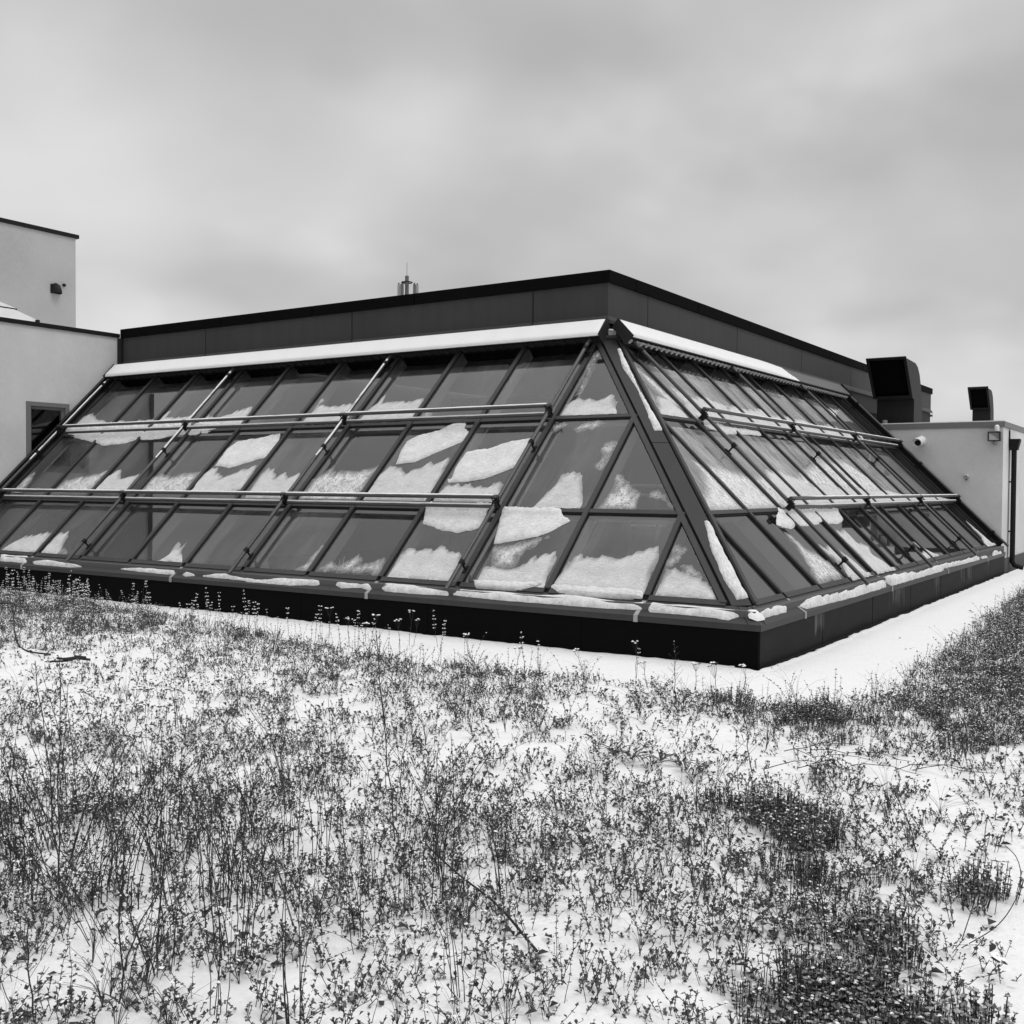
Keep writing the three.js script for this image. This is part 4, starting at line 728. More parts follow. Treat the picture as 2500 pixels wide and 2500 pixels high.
// even snow on the awning covers
for (const [key, F] of Object.entries(faces)) {
  const u0 = 3.28, u1 = key === 'meadow' ? 13.52 : 9.95;
  const g = heap(u0 - 0.02, u1 + 0.03, 4.0, 4.43, 0.03, (u, v) => Math.min(u - u0, (key === 'path' ? u1 - (v - 4.05) * 1.2 : u1) - u + (key === 'path' ? 0.3 * (fbm(u * 3, v * 9, 4, 3) - 0.5) : 0), v - 4.045, 4.375 - v) + 0.006 * (fbm(u * 30, v * 30, 6, 2) - 0.5), (f, u, v) => 0.001 + 0.036 * Math.sqrt(clamp(f / 0.03, 0, 1)) * (key === 'path' ? smooth(0, 1.6, u1 - u) * 0.75 + 0.25 : 1), (u, v, h) => F.at(u, v, 0.1885 + h));
  if (g) tag(add('snow_cover', g, M.snow), key === 'meadow' ? 'smooth snow lying along the whole meadow-side awning cassette' : 'smooth snow along the path-side awning cassette, ending two thirds along', 'snow');
}
{
  const g = heap(-0.13, 0.13, -0.05, 0.07, 0.012, (a, b) => Math.min(0.1 - Math.abs(a - 0.01), 0.045 - Math.abs(b)), (f) => 0.05 * Math.sqrt(clamp(f / 0.04, 0, 1)), (a, b, h) => capAt(4.31, a, 0.02 + 0.02 + b).add(V(0, h, 0)));
  if (g) tag(add('snow_tuft', g, M.snow), 'little snow cap at the top of the hip between the awnings', 'snow');
  const l = []; for (let k = 0; k <= 14; k++) { const a = -0.6 + (k / 14) * 5.2; l.push(capAt(4.36, -0.075 + Math.cos(a) * 0.035, 0.09).add(V(0, Math.sin(a) * 0.035 + 0.03, 0))); }
  tag(new MB().tube(l, 0.006, 6).build('cable_loop', M.lampGrey), 'small pale cable loop at the top of the hip', 'cable');
}

// ------------------------------------------------------------------ things in the room under the glass
{
  const blade = (mb, at, h, w, lean, turn) => {
    const s = V(Math.cos(turn), 0, Math.sin(turn)), f = V(-s.z, 0, s.x);
    let a, b; for (let k = 0; k <= 7; k++) { const t = k / 7, ww = w * Math.sin(Math.PI * clamp(t * 0.8 + 0.16, 0, 1)) * (1 - t * t * 0.6), c = at.clone().add(V(0, h * t, 0)).addScaledVector(f, lean * t * t), p = c.clone().addScaledVector(s, -ww).addScaledVector(f, 0.01), q = c.clone().addScaledVector(s, ww).addScaledVector(f, 0.01); if (a) { mb.quad(a, b, q, p); } a = p; b = q; }
  };
  const pot = (t) => { const g = new THREE.LatheGeometry([[0.09, 0], [0.12, 0.2], [0.13, 0.2], [0.13, 0.23], [0.11, 0.23], [0.1, 0.19], [0.001, 0.19]].map(([x, y]) => new THREE.Vector2(x, y)), 18); add('pot', g, M.inner, t); };
  const spots = [[-5.55, -0.55, 'left of two'], [-4.75, -0.6, 'right of two'], [-6.9, -0.7, 'standing alone']];
  spots.forEach(([x, z, w], i) => {
    const t = thing('potted_succulent', `potted succulent with upright blade leaves behind the bottom glass row, ${w}`, 'houseplant', 'blade-leaved succulents under the glass', V(x, 0.05, z)), r = seeded(40 + i);
    pot(t);
    for (let k = 0; k < 8; k++) { const mb = new MB(); blade(mb, V((r() - 0.5) * 0.1, 0.18, (r() - 0.5) * 0.1), 0.3 + r() * 0.3, 0.035 + r() * 0.02, (r() - 0.5) * 0.25, r() * 6.28); mb.build('leaf', M.leafInside, t); }
  });
  [[-1.55, -0.62, 'in the second pane'], [-1.25, -0.95, 'deeper in the second pane'], [-0.98, -0.75, 'by the corner pane']].forEach(([x, z, w], i) => {
    const t = thing('potted_cactus', `potted branching cactus seen through the lowest glass ${w}`, 'cactus', 'cacti under the corner glass', V(x, 0.05, z)), r = seeded(60 + i), c = new MB();
    pot(t); c.tube([V(0, 0.18, 0), V(0, 0.4, 0), V(0, 0.62 - i * 0.1, 0)], (s) => 0.035 * (1 - 0.25 * s), 10);
    for (let k = 0; k < 4; k++) { const a = k * 1.57 + r(), y = 0.3 + r() * 0.12, d = 0.06 + r() * 0.03; c.tube([V(0, y, 0), V(Math.cos(a) * d, y + 0.02, Math.sin(a) * d), V(Math.cos(a) * d * 1.25, y + 0.09, Math.sin(a) * d * 1.25), V(Math.cos(a) * d * 1.25, y + 0.2 + r() * 0.1, Math.sin(a) * d * 1.25)], 0.02, 8); }
    c.build('stem', M.leafInside, t);
  });
  const h = thing('handrail', 'pale tubular handrail inside the room, seen through the corner panes', 'handrail', null, V(0, 0.05, 0));
  for (const y of [1.57, 1.46, 1.1]) new MB().tube([V(-2.43, y, -2.2), V(-1.95, y, -2.2)], 0.02, 10).build('rail', M.rafter, h);
  for (const x of [-2.42, -2.06]) new MB().tube([V(x, 0, -2.2), V(x, 1.75, -2.2)], 0.022, 10).build('post', M.inner, h);
  const b = thing('work_table', 'low table with boxes under the path-side glass', 'table', null, V(-1.0, 0.05, -6.6));
  new MB().box(-0.4, 0.4, 0.42, 0.46, -0.7, 0.7).build('tabletop', M.rafter, b);
  for (const [x, z] of [[-0.36, -0.64], [0.36, -0.64], [0.36, 0.64], [-0.36, 0.64]]) new MB().box(x - 0.02, x + 0.02, 0, 0.419, z - 0.02, z + 0.02).build('leg', M.iron, b);
  tag(new MB().hexa([V(-1.15, 0.52, -6.9), V(-0.75, 0.52, -6.95), V(-0.7, 0.52, -6.5), V(-1.1, 0.52, -6.45), V(-1.2, 0.72, -6.95), V(-0.7, 0.74, -7.0), V(-0.65, 0.74, -6.45), V(-1.15, 0.72, -6.4)]).build('storage_box', M.inner), 'pale open storage box on the low table under the path-side glass', 'box');
}

// ------------------------------------------------------------------ the ground: one snow sheet, fine near the view and coarse far off
const border = [[-14, -0.6], [-10.15, 0.24], [-7.4, 0.5], [-4.69, 1.0], [-2.7, 1.45], [-1.72, 1.40], [-0.81, 1.22], [0.15, 1.36], [0.94, 1.34]], sideBorder = [[1.36, 0.94], [0.4, 1.17], [-1.75, 1.1], [-5.67, 0.9], [-10.47, 0.72], [-16, 0.6]];
const piece = (a, x) => { for (let i = 0; i + 1 < a.length; i++) { const [x0, y0] = a[i], [x1, y1] = a[i + 1]; if ((x - x0) * (x - x1) <= 0) return lerp(y0, y1, (x - x0) / (x1 - x0)); } return (x - a[0][0]) * (a[1][0] - a[0][0]) < 0 ? a[0][1] : a[a.length - 1][1]; };
// how far inside the planted bed a point lies (metres, negative on the bare path)
function bedAt(x, z) {
  const wob = 0.28 * (fbm(x * 1.1 + 3, z * 1.1 + 8, 2.2, 3) - 0.5);
  let d = z > 1.36 || x < 0.94 ? z - piece(border, clamp(x, -14, 0.94)) : -1;
  const e = x > 0.3 ? x - piece(sideBorder, clamp(z, -16, 1.36)) : -1;
  d = z > 1.36 && x > 0.94 ? Math.max(d, 0.4) : x > 0.94 ? e : d;
  if (z > 2.9) d = Math.min(d, (2.62 + 0.1 * smooth(3.4, 5.4, z)) - x + 0.6 * smooth(4.0, 2.9, z));   // bare snow at the right, near the camera
  return d + wob;
}
function groundY(x, z) {
  const b = smooth(-0.1, 0.5, bedAt(x, z)), near = smooth(26, 12, Math.hypot(x + 3, z));
  let y = 0.02 * (fbm(x * 0.5, z * 0.5, 1, 2) - 0.5) + near * (0.05 * b * (fbm(x * 2.1, z * 2.1, 5, 3) - 0.42) + 0.045 * b * (fbm(x * 7, z * 7, 9, 3) - 0.5) + 0.012 * (1 - b) * (fbm(x * 0.9 + z * 0.4, z * 2.6, 3, 2) - 0.5)) + 0.025 * b;
  // the snow stops a hand's breadth short of the path-side kerb, with a ragged lip
  if (z < 0.05 && x > -0.2 && x < 0.3) { const e = 0.015 + 0.075 * fbm(z * 7, 2, 4, 3) * smooth(0.1, -0.3, z); y += lerp(-0.07, 0, smooth(e - 0.012, e + 0.012, x)) + 0.018 * Math.exp(-(((x - e - 0.03) / 0.035) ** 2)); }
  if (x < 0.05 && z > -0.2 && z < 0.3) y += 0.02 * smooth(0.16, 0.02, z) * fbm(x * 11, 3, 6, 2);
  return y;
}
{
  const line = (lo, hi, step, extra) => { const a = []; for (let v = lo; v <= hi + 1e-6; v += step) a.push(v); a.push(...extra); return a.sort((p, q) => p - q).filter((v, i, l) => !i || v - l[i - 1] > 0.004); };
  const far = [14, 18, 24, 32, 45, 65, 95, 140, 210, 320], fine = []; for (let v = 0.0; v < 0.14; v += 0.014) fine.push(v);
  const xs = line(-13.6, 4.4, 0.055, [...far.map((v) => -v), ...far.slice(1).map((v) => v - 11), ...fine, -13.7]), zs = line(-13.6, 9.6, 0.055, [...far.map((v) => -v), ...far.map((v) => v - 2), ...fine]);
  const pos = [], uv = [], idx = [];
  for (const z of zs) for (const x of xs) { const under = x < -0.02 && z < -0.02; pos.push(x, under ? -0.12 : groundY(x, z), z); uv.push(x, z); }
  const w = xs.length;
  for (let j = 0; j + 1 < zs.length; j++) for (let i = 0; i + 1 < w; i++) { const a = j * w + i; idx.push(a, a + w, a + 1, a + 1, a + w, a + w + 1); }
  const g = new THREE.BufferGeometry(); g.setAttribute('position', new THREE.Float32BufferAttribute(pos, 3)); g.setAttribute('uv', new THREE.Float32BufferAttribute(uv, 2)); g.setIndex(idx); g.computeVertexNormals();
  const o = add('snow_ground', g, M.groundSnow); tag(o, 'snow-covered roof ground with a bare trodden strip along the kerb', 'ground'); o.userData.kind = 'structure';
}

// ------------------------------------------------------------------ dried plants of the roof meadow
// every plant is built as three meshes' worth of shapes: stems, foliage and the snow caught on it
const INK = 0.028, DUSK = 0.06, LEAF = 0.14;
function kit() { return { stem: new MB(), leaf: new MB(), snow: new MB() }; }
function bent(r, h, lean, turn, n = 6, wob = 0.012) { const a = []; for (let k = 0; k <= n; k++) { const t = k / n; a.push(V(Math.cos(turn) * lean * t * t + (r() - 0.5) * wob * (k ? 1 : 0), h * t, Math.sin(turn) * lean * t * t + (r() - 0.5) * wob * (k ? 1 : 0))); } return a; }
const onCurve = (pts, t) => { const k = clamp(t, 0, 0.9999) * (pts.length - 1), i = Math.floor(k); return pts[i].clone().lerp(pts[i + 1], k - i); };
function leafAt(mb, p, dir, len, wide, col, fold = 0.3) {
  const d = dir.clone().normalize(), s = V().crossVectors(d, V(0, 1, 0)); if (s.lengthSq() < 1e-4) s.set(1, 0, 0); s.normalize(); const u = V().crossVectors(s, d);
  const m = p.clone().addScaledVector(d, len * 0.45), t = p.clone().addScaledVector(d, len).addScaledVector(u, -len * 0.15), a = m.clone().addScaledVector(s, wide).addScaledVector(u, wide * fold), b = m.clone().addScaledVector(s, -wide).addScaledVector(u, wide * fold);
  mb.tri(p, a, t, 0, 0, 0, 0, 0, 0, col); mb.tri(p, t, b, 0, 0, 0, 0, 0, 0, col);
}
function blob(mb, p, rx, ry, col, r) {
  const t = p.clone().add(V(0, ry, 0)), n = 5, ring = []; for (let k = 0; k < n; k++) { const a = (k / n) * 6.283 + (r ? r() : 0); ring.push(p.clone().add(V(Math.cos(a) * rx * (r ? 0.7 + 0.6 * r() : 1), ry * 0.15, Math.sin(a) * rx * (r ? 0.7 + 0.6 * r() : 1)))); }
  const b = p.clone().add(V(0, -ry * 0.35, 0));
  for (let k = 0; k < n; k++) { const c = ring[k], d = ring[(k + 1) % n]; mb.tri(t, d, c, 0, 0, 0, 0, 0, 0, col); mb.tri(b, c, d, 0, 0, 0, 0, 0, 0, col); }
}
const SNOW = 0.86;
const kinds = {
  // upright stem with whorls of small seed cups
  whorled(r, h = 0.3, snowy = 0.25, big = 1) {
    const k = kit(), s = bent(r, h, (r() - 0.3) * 0.12, r() * 6.28), th = 0.0016 * big;
    k.stem.tube(s, (t) => th * (1 - 0.5 * t), 3, INK);
    const from = 0.25 + r() * 0.2, n = Math.round((h * (1 - from)) / (0.024 * big));
    for (let i = 0; i < n; i++) {
      const t = from + (1 - from) * ((i + 0.5 * r()) / n), p = onCurve(s, t), c = 2 + Math.floor(r() * 3), a0 = r() * 6;
      for (let j = 0; j < c; j++) { const a = a0 + (j / c) * 6.28, d = V(Math.cos(a), 0.25 + r() * 0.8, Math.sin(a)), l = (0.007 + r() * 0.009) * big; leafAt(k.leaf, p, d, l, l * 0.42, lerp(INK, LEAF * 1.5, r())); if (r() < snowy) blob(k.snow, p.clone().addScaledVector(d.normalize(), l * 0.8), (0.003 + r() * 0.004) * big, 0.004 * big, SNOW, r); }
    }
    return k;
  },
  // stem with short side twigs, each with a few buds
  twiggy(r, h = 0.4, snowy = 0.1) {
    const k = kit(), s = bent(r, h, (r() - 0.4) * 0.2, r() * 6.28, 8, 0.015);
    k.stem.tube(s, (t) => 0.0024 * (1 - 0.6 * t) + 0.0006, 4, INK);
    const n = Math.round(h * 34);
    for (let i = 0; i < n; i++) {
      const t = 0.3 + 0.7 * (i / n), p = onCurve(s, t), a = i * 2.4 + r(), l = (0.05 + 0.05 * r()) * (1.15 - t), q = p.clone().add(V(Math.cos(a) * l, l * (0.6 + r() * 0.6), Math.sin(a) * l));
      k.stem.tube([p, q], 0.0009, 3, INK, false);
      for (let j = 0; j < 3; j++) { const b = p.clone().lerp(q, 0.4 + 0.3 * j), d = V(r() - 0.5, r() * 0.8, r() - 0.5), m = 0.006 + 0.006 * r(); leafAt(k.leaf, b, d, m, m * 0.45, lerp(INK, LEAF, r() * 0.8)); if (r() < snowy) blob(k.snow, b.clone().add(V(0, 0.002, 0)), 0.004, 0.004, SNOW, r); }
    }
    return k;
  },
  // branched herb leaning outwards
  branched(r, h = 0.28, snowy = 0.15) {
    const k = kit(), base = r() * 6.28;
    for (let b = 0; b < 4; b++) {
      const s = bent(r, h * (0.6 + 0.5 * r()), 0.06 + r() * 0.14, base + b * 1.6 + r());
      k.stem.tube(s, (t) => 0.0015 * (1 - 0.5 * t), 3, INK);
      for (let i = 0; i < 9; i++) { const p = onCurve(s, 0.3 + 0.7 * (i / 8)), l = 0.007 + r() * 0.010; for (let j = 0; j < 2; j++) leafAt(k.leaf, p, V(r() - 0.5, r() - 0.1, r() - 0.5), l, l * 0.4, lerp(INK, LEAF, r())); if (r() < snowy) blob(k.snow, p.clone().add(V(0, 0.003, 0)), 0.004 + r() * 0.004, 0.005, SNOW, r); }
    }
    return k;
  },
  // flat-topped seed heads
  umbel(r, h = 0.3, snowy = 0.8) {
    const k = kit(), s = bent(r, h * 0.72, (r() - 0.5) * 0.06, r() * 6.28, 5, 0.008);
    k.stem.tube(s, 0.0019, 4, INK);
    const top = s[s.length - 1], n = 5 + Math.floor(r() * 4);
    for (let i = 0; i < n; i++) {
      const a = (i / n) * 6.28 + r(), rad = (i ? 0.02 + 0.032 * r() : 0) * (0.6 + h), q = top.clone().add(V(Math.cos(a) * rad, h * 0.28 * (0.85 + r() * 0.25), Math.sin(a) * rad));
      k.stem.tube([top, top.clone().lerp(q, 0.5).add(V(Math.cos(a) * 0.006, 0, Math.sin(a) * 0.006)), q], 0.001, 3, INK, false);
      blob(k.leaf, q, 0.009 + r() * 0.006, 0.006, DUSK * 0.7, r);
      for (let j = 0; j < 4; j++) leafAt(k.leaf, q, V(r() - 0.5, 0.3, r() - 0.5), 0.012, 0.004, DUSK);
      if (r() < snowy) blob(k.snow, q.clone().add(V(0, 0.006, 0)), 0.010 + r() * 0.006, 0.009, SNOW, r);
    }
    for (let i = 0; i < 3; i++) { const p = onCurve(s, 0.2 + 0.25 * i); leafAt(k.leaf, p, V(r() - 0.5, 0.3, r() - 0.5), 0.03, 0.004, INK); }
    return k;
  },
  // thin arching blades and bare wires
  wisp(r, h = 0.22) {
    const k = kit();
    for (let i = 0; i < 11; i++) { const a = r() * 6.28, l = h * (0.5 + 0.7 * r()), s = []; const out = 0.03 + r() * 0.16; for (let j = 0; j <= 5; j++) { const t = j / 5; s.push(V(Math.cos(a) * out * t * t, l * (t - 0.25 * t * t * t), Math.sin(a) * out * t * t)); } k.stem.tube(s, (t) => 0.0011 * (1 - 0.7 * t), 3, lerp(INK, DUSK, r())); if (r() < 0.4) leafAt(k.leaf, s[5], V(r() - 0.5, 0.4, r() - 0.5), 0.01, 0.0035, INK); }
    return k;
  },
  // low fleshy cushion plant, snow between its tips
  cushion(r, h = 0.075, snowy = 0.5) {
    const k = kit();
    for (let i = 0; i < 22; i++) {
      const a = r() * 6.28, d = Math.sqrt(r()) * 0.07, hh = h * (0.6 + 0.7 * r()), p = V(Math.cos(a) * d, 0, Math.sin(a) * d), q = p.clone().multiplyScalar(1.25).setY(hh);
      k.stem.tube([p, q], 0.0018, 3, INK, false);
      for (let w = 0; w < 3; w++) { const c = p.clone().lerp(q, 0.5 + 0.25 * w); for (let j = 0; j < 4; j++) { const b = j * 1.57 + r(), l = 0.008 + 0.007 * r(); leafAt(k.leaf, c, V(Math.cos(b), 0.5 + r() * 0.7, Math.sin(b)), l, l * 0.4, lerp(DUSK, LEAF * 2.9, r() * (0.3 + 0.7 * w / 2))); } }
      if (r() < snowy) blob(k.snow, q.clone().add(V(0, 0.003, 0)), 0.004 + r() * 0.005, 0.005, r() < 0.5 ? SNOW : 0.5, r);
    }
    return k;
  },
  // long bare stems leaning apart, a seed cup here and there
  wires(r, h = 0.5) {
    const k = kit(), c = (r() - 0.5) * 1.2;
    for (let i = 0; i < 5; i++) { const l = h * (0.6 + 0.6 * r()), a = r() * 6.28, p = V((r() - 0.5) * 0.08, 0, (r() - 0.5) * 0.08), q = bent(r, l, l * (0.1 + 0.45 * r()) , c + (r() - 0.5) * 1.6, 6, 0.006).map((v) => v.add(p)); k.stem.tube(q, (t) => 0.0021 * (1 - 0.55 * t), 4, INK * 0.8); if (r() < 0.5) blob(k.leaf, q[6], 0.006, 0.008, INK, r); for (let j = 0; j < 3; j++) leafAt(k.leaf, onCurve(q, 0.4 + 0.6 * r()), V(r() - 0.5, 0.3, r() - 0.5), 0.012, 0.004, INK); }
    return k;
  },
  litter(r) {
    const k = kit();
    for (let i = 0; i < 4; i++) { const p = V((r() - 0.5) * 0.2, 0.012 + r() * 0.006, (r() - 0.5) * 0.2), l = 0.018 + r() * 0.026; leafAt(k.leaf, p, V(r() - 0.5, (r() - 0.5) * 0.3, r() - 0.5), l, l * (0.15 + 0.25 * r()), lerp(INK * 0.7, DUSK, r()), 0.6); }
    return k;
  },
  // short sprigs that barely clear the snow
  sprig(r) {
    const k = kit();
    for (let b = 0; b < 5; b++) { const a = r() * 6.28, p = V((r() - 0.5) * 0.1, -0.005, (r() - 0.5) * 0.1), q = p.clone().add(V(Math.cos(a) * 0.03, 0.03 + r() * 0.05, Math.sin(a) * 0.03)); k.stem.tube([p, q], 0.0012, 3, INK, false); for (let i = 0; i < 6; i++) { const l = 0.006 + r() * 0.01; leafAt(k.leaf, p.clone().lerp(q, 0.2 + 0.8 * r()), V(r() - 0.5, r() * 0.9, r() - 0.5), l, l * 0.42, lerp(INK, LEAF * 1.6, r())); } }
    return k;
  },
};
const whole = (k) => { const m = new MB(); for (const part of [k.stem, k.leaf, k.snow]) { m.p.push(...part.p); m.n.push(...part.n); m.uv.push(...part.uv); m.c.push(...part.c); } return m.geometry(); };

// thickness of growth: uneven drifts over the bed, with the thick places of the photograph
const thick = [[-0.5, 5.9, 1.2, 0.3], [0.35, 5.3, 0.8, 0.3], [-0.3, 6.6, 0.9, 0.28], [0.55, 6.3, 0.6, 0.25], [-1.3, 4.9, 0.9, 0.2], [1.65, 4.2, 0.45, 0.3], [1.0, 4.9, 0.9, 0.3], [1.7, 5.4, 0.7, 0.3], [2.25, 5.5, 0.55, 0.35], [2.15, 4.7, 0.4, 0.35], [-2.6, 2.2, 0.8, 0.3], [-8.8, 1.2, 1.2, 0.5], [-6.9, 1.5, 0.7, 0.3], [-4.2, 1.9, 0.9, 0.35], [-1.6, 1.9, 0.8, 0.3], [-0.9, 2.9, 0.8, 0.15], [1.1, 1.75, 0.5, 0.45], [0.4, 1.7, 0.5, 0.25], [2.0, 1.0, 0.8, 0.9], [1.9, -1, 0.9, 0.9], [1.8, -4, 1.4, 0.9], [1.6, -8, 2, 0.9]];
const bald = [[-4.6, 3.9, 1.3, 0.55], [-2.6, 4.2, 0.7, 0.25], [1.3, 3.5, 0.4, 0.12], [2.3, 3.2, 0.4, 0.12], [0.9, 2.5, 0.5, 0.25], [-0.15, 3.9, 0.5, 0.25], [0.75, 3.55, 0.42, 0.6]];
function growth(x, z) {
  const b = bedAt(x, z); if (b < 0) return 0;
  let d = lerp(0.08, 0.17, smooth(2.6, 5.0, z + 0.3 * x)) + 1.1 * (fbm(x * 4.3 + 9, z * 4.3 + 2, 6.1, 2) - 0.5) + lerp(0.75, 0.95, smooth(3.0, 5.2, z)) * (fbm(x * 1.6 + 40, z * 1.6 + 12, 3.3, 3) - 0.45);
  for (const [a, c, r, w] of thick) d += w * Math.exp(-((x - a) ** 2 + (z - c) ** 2) / (r * r));
  for (const [a, c, r, w] of bald) d -= w * Math.exp(-((x - a) ** 2 + (z - c) ** 2) / (r * r));
  return clamp(d, 0.025, 0.66) * smooth(0, 0.25, b);
}
const inView = (x, z) => { const dx = x - 3.284, dz = z - 8.902, c = Math.cos(0.5863), s = Math.sin(0.5863), f = -(dz * c + dx * s), side = dx * c - dz * s; return f > 2.3 && Math.abs(side) < f * 0.5 + 1.4; };
function scatter(name, label, category, kind, variants, per, choose, size, options = {}) {
  const r = seeded(options.seed ?? 5), list = variants.map(() => []), e = new THREE.Euler(), q = new THREE.Quaternion(), m = new THREE.Matrix4();
  const [x0, x1, z0, z1] = options.area ?? [-13.4, 4.2, -12, 8.4], n = Math.round((x1 - x0) * (z1 - z0) * per);
  for (let i = 0; i < n; i++) {
    const x = lerp(x0, x1, r()), z = lerp(z0, z1, r()), roll = r(), turn = r() * 6.283, tx = (r() - 0.5), tz = (r() - 0.5), sc = r(), pick = Math.floor(r() * variants.length);
    if (!inView(x, z) || (x < 0.03 && z < 0.03)) continue;
    const d = Math.hypot(x - 3.28, z - 8.9);
    if (roll > choose(x, z, growth(x, z), bedAt(x, z), d)) continue;
    const tilt = options.tilt ?? 0.45;
    e.set(tx * tilt, turn, tz * tilt); q.setFromEuler(e);
    const s = lerp(size[0], size[1], sc);
    m.compose(V(x, groundY(x, z) - 0.008, z), q, V(s, s, s)); list[pick].push(m.clone());
  }
  variants.forEach((k, i) => {
    if (!list[i].length) return;
    const im = new THREE.InstancedMesh(whole(k), M.plant, list[i].length); im.name = numbered(name); im.castShadow = im.receiveShadow = true;
    list[i].forEach((mm, j) => im.setMatrixAt(j, mm)); scene.add(im); tag(im, label, category, label.startsWith('dry') ? 'dry meadow growth' : 'low growth', 'stuff');
  });
}
const many = (n, f, seed) => { const r = seeded(seed); return Array.from({ length: n }, () => f(r)); };
scatter('dry_herbs', 'dry meadow stems with whorled seed cups standing all over the snowy bed', 'dry herbs', 0, many(8, (r) => kinds.whorled(r, 0.09 + r() * 0.2, 0.2), 11), 74, (x, z, g, b, d) => 0.85 * g, [0.7, 1.2], { seed: 21 });
scatter('dry_sprays', 'dry branching meadow herbs leaning among the stems of the bed', 'dry herbs', 0, many(6, (r) => kinds.branched(r, 0.09 + r() * 0.16, 0.2), 12), 58, (x, z, g) => 0.8 * g, [0.7, 1.25], { seed: 22 });
scatter('dry_wisps', 'thin dry grass wisps arching over the snow of the bed', 'dry grass', 0, many(4, (r) => kinds.wisp(r, 0.16 + r() * 0.16), 13), 22, (x, z, g) => 0.75 * g, [0.7, 1.3], { seed: 23 });
scatter('low_sprigs', 'low sprigs and leaf tips poking through the snow of the bed', 'ground cover', 0, many(6, (r) => kinds.sprig(r), 14), 260, (x, z, g, b) => (b > 0 ? 0.15 + 0.65 * g : 0), [0.7, 1.35], { seed: 24, tilt: 0.8 });
scatter('kerb_spikes', 'dry spikes with snow-tipped leaves standing along the edge of the bed before the black kerb', 'dry herbs', 0, many(5, (r) => kinds.whorled(r, 0.26 + r() * 0.2, 0.8, 1.5), 20), 16, (x, z, g, b) => (b > 0 && b < 0.9 && x < -0.5 && z < 3 ? 0.16 + 0.34 * smooth(-5.5, -8.5, x) + 0.25 * g : 0), [0.7, 1.15], { seed: 30, tilt: 0.2, area: [-13, -0.5, 0, 3] });
const mats = [[2.42, 5.7, 0.3], [2.43, 5.95, 0.27], [2.3, 5.3, 0.2], [2.15, 4.72, 0.26], [2.3, 5.15, 0.18], [1.62, 4.15, 0.27], [1.88, 4.42, 0.18], [2.5, 4.55, 0.14], [1.1, 1.8, 0.35], [0.45, 1.6, 0.2]];
scatter('cushion_growth', 'low fleshy cushion growth with snow between the tips', 'ground cover', 0, many(6, (r) => kinds.cushion(r, 0.06 + 0.05 * r()), 15), 420, (x, z, g, b) => { let w = 0; for (const [a, c, r] of mats) w = Math.max(w, smooth(1.3, 0.1, Math.hypot(x - a, z - c) / r + 0.9 * (fbm(x * 5, z * 5, 8, 2) - 0.5))); return w * (z > 5.2 ? 0.5 : 0.28); }, [0.7, 1.15], { seed: 25, area: [-2.6, 3.1, 1.2, 6.4] });
scatter('thicket', 'dense grey-dark thicket along the far side of the bare path', 'ground cover', 0, many(5, (r) => kinds.cushion(r, 0.065, 0.5), 16), 75, (x, z, g, b) => smooth(0.12, 0.5, b) * (x > 0.9 ? 0.2 + 0.75 * smooth(0.42, 0.6, fbm(x * 2.3, z * 2.3, 6, 3)) : 0) * smooth(2.6, 1.3, z) * smooth(0.12, 0.9, b), [0.55, 1.05], { seed: 26, area: [0.7, 5.6, -12, 2.6] });
scatter('thicket_spikes', 'dry stems rising out of the thicket beside the bare path', 'dry herbs', 0, many(4, (r) => kinds.whorled(r, 0.13 + r() * 0.1, 0.25), 17), 70, (x, z, g, b) => smooth(0.0, 0.4, b) * (x > 0.9 ? 0.8 : 0) * smooth(2.2, 1.4, z), [0.8, 1.4], { seed: 27, area: [0.7, 5.6, -12, 2.4] });

scatter('bare_stems', 'long thin bare stems fanning up from the near left of the bed', 'dry stems', 0, many(5, (r) => kinds.wires(r, 0.4 + r() * 0.25), 18), 16, (x, z, g, b) => clamp(Math.exp(-((x + 0.2) ** 2) / 0.7 - ((z - 6.5) ** 2) / 0.5) + 0.5 * Math.exp(-((x - 0.3) ** 2) / 0.5 - ((z - 6.1) ** 2) / 0.4) + 0.05 * g, 0, 1), [0.7, 1.2], { seed: 28, area: [-3, 2.2, 2.6, 8.2] });
scatter('fallen_leaves', 'small dead leaves lying on the snow among the stems', 'dead leaves', 0, many(4, (r) => kinds.litter(r), 19), 55, (x, z, g, b) => (b > 0 ? 0.35 + 0.4 * g : 0.012), [0.6, 1.3], { seed: 29, tilt: 0.4 });

// ------------------------------------------------------------------ plants that stand out one by one
const place = ['by the low building', 'at the left of the black kerb', 'before the middle of the black kerb', 'near the kerb corner', 'in the near left of the bed', 'in the middle of the bed', 'in the near right of the bed'];
const where = (x, z) => (z < 3.2 ? (x < -7.2 ? place[0] : x < -5 ? place[1] : x < -2.2 ? place[2] : place[3]) : x < -0.1 ? place[4] : x < 1.3 ? place[5] : place[6]);
const counts = new Map(), nth = ['', ', second one', ', third one', ', fourth one', ', fifth one', ', sixth one', ', seventh one', ', eighth one', ', ninth one', ', tenth one', ', eleventh one'];
function single(name, what, category, group, kind, [x, z, h, lean], seed, snowy) {
  const r = seeded(seed), k = kinds[kind](r, h, snowy, 1.7), w = where(x, z), c = counts.get(what + w) ?? 0; counts.set(what + w, c + 1);
  const t = thing(name, `${what} ${w}${nth[c]}`, category, group, V(x, groundY(x, z) - 0.01, z));
  t.rotation.z = -clamp(lean / Math.max(h, 0.1), -0.6, 0.6) * 0.75; t.rotation.y = 0.58;
  k.stem.build('stem', M.plant, t); if (k.leaf.p.length) k.leaf.build(kind === 'umbel' ? 'seed_head' : 'foliage', M.plant, t); if (k.snow.p.length) k.snow.build('snow_flecks', M.plant, t);
  return t;
}
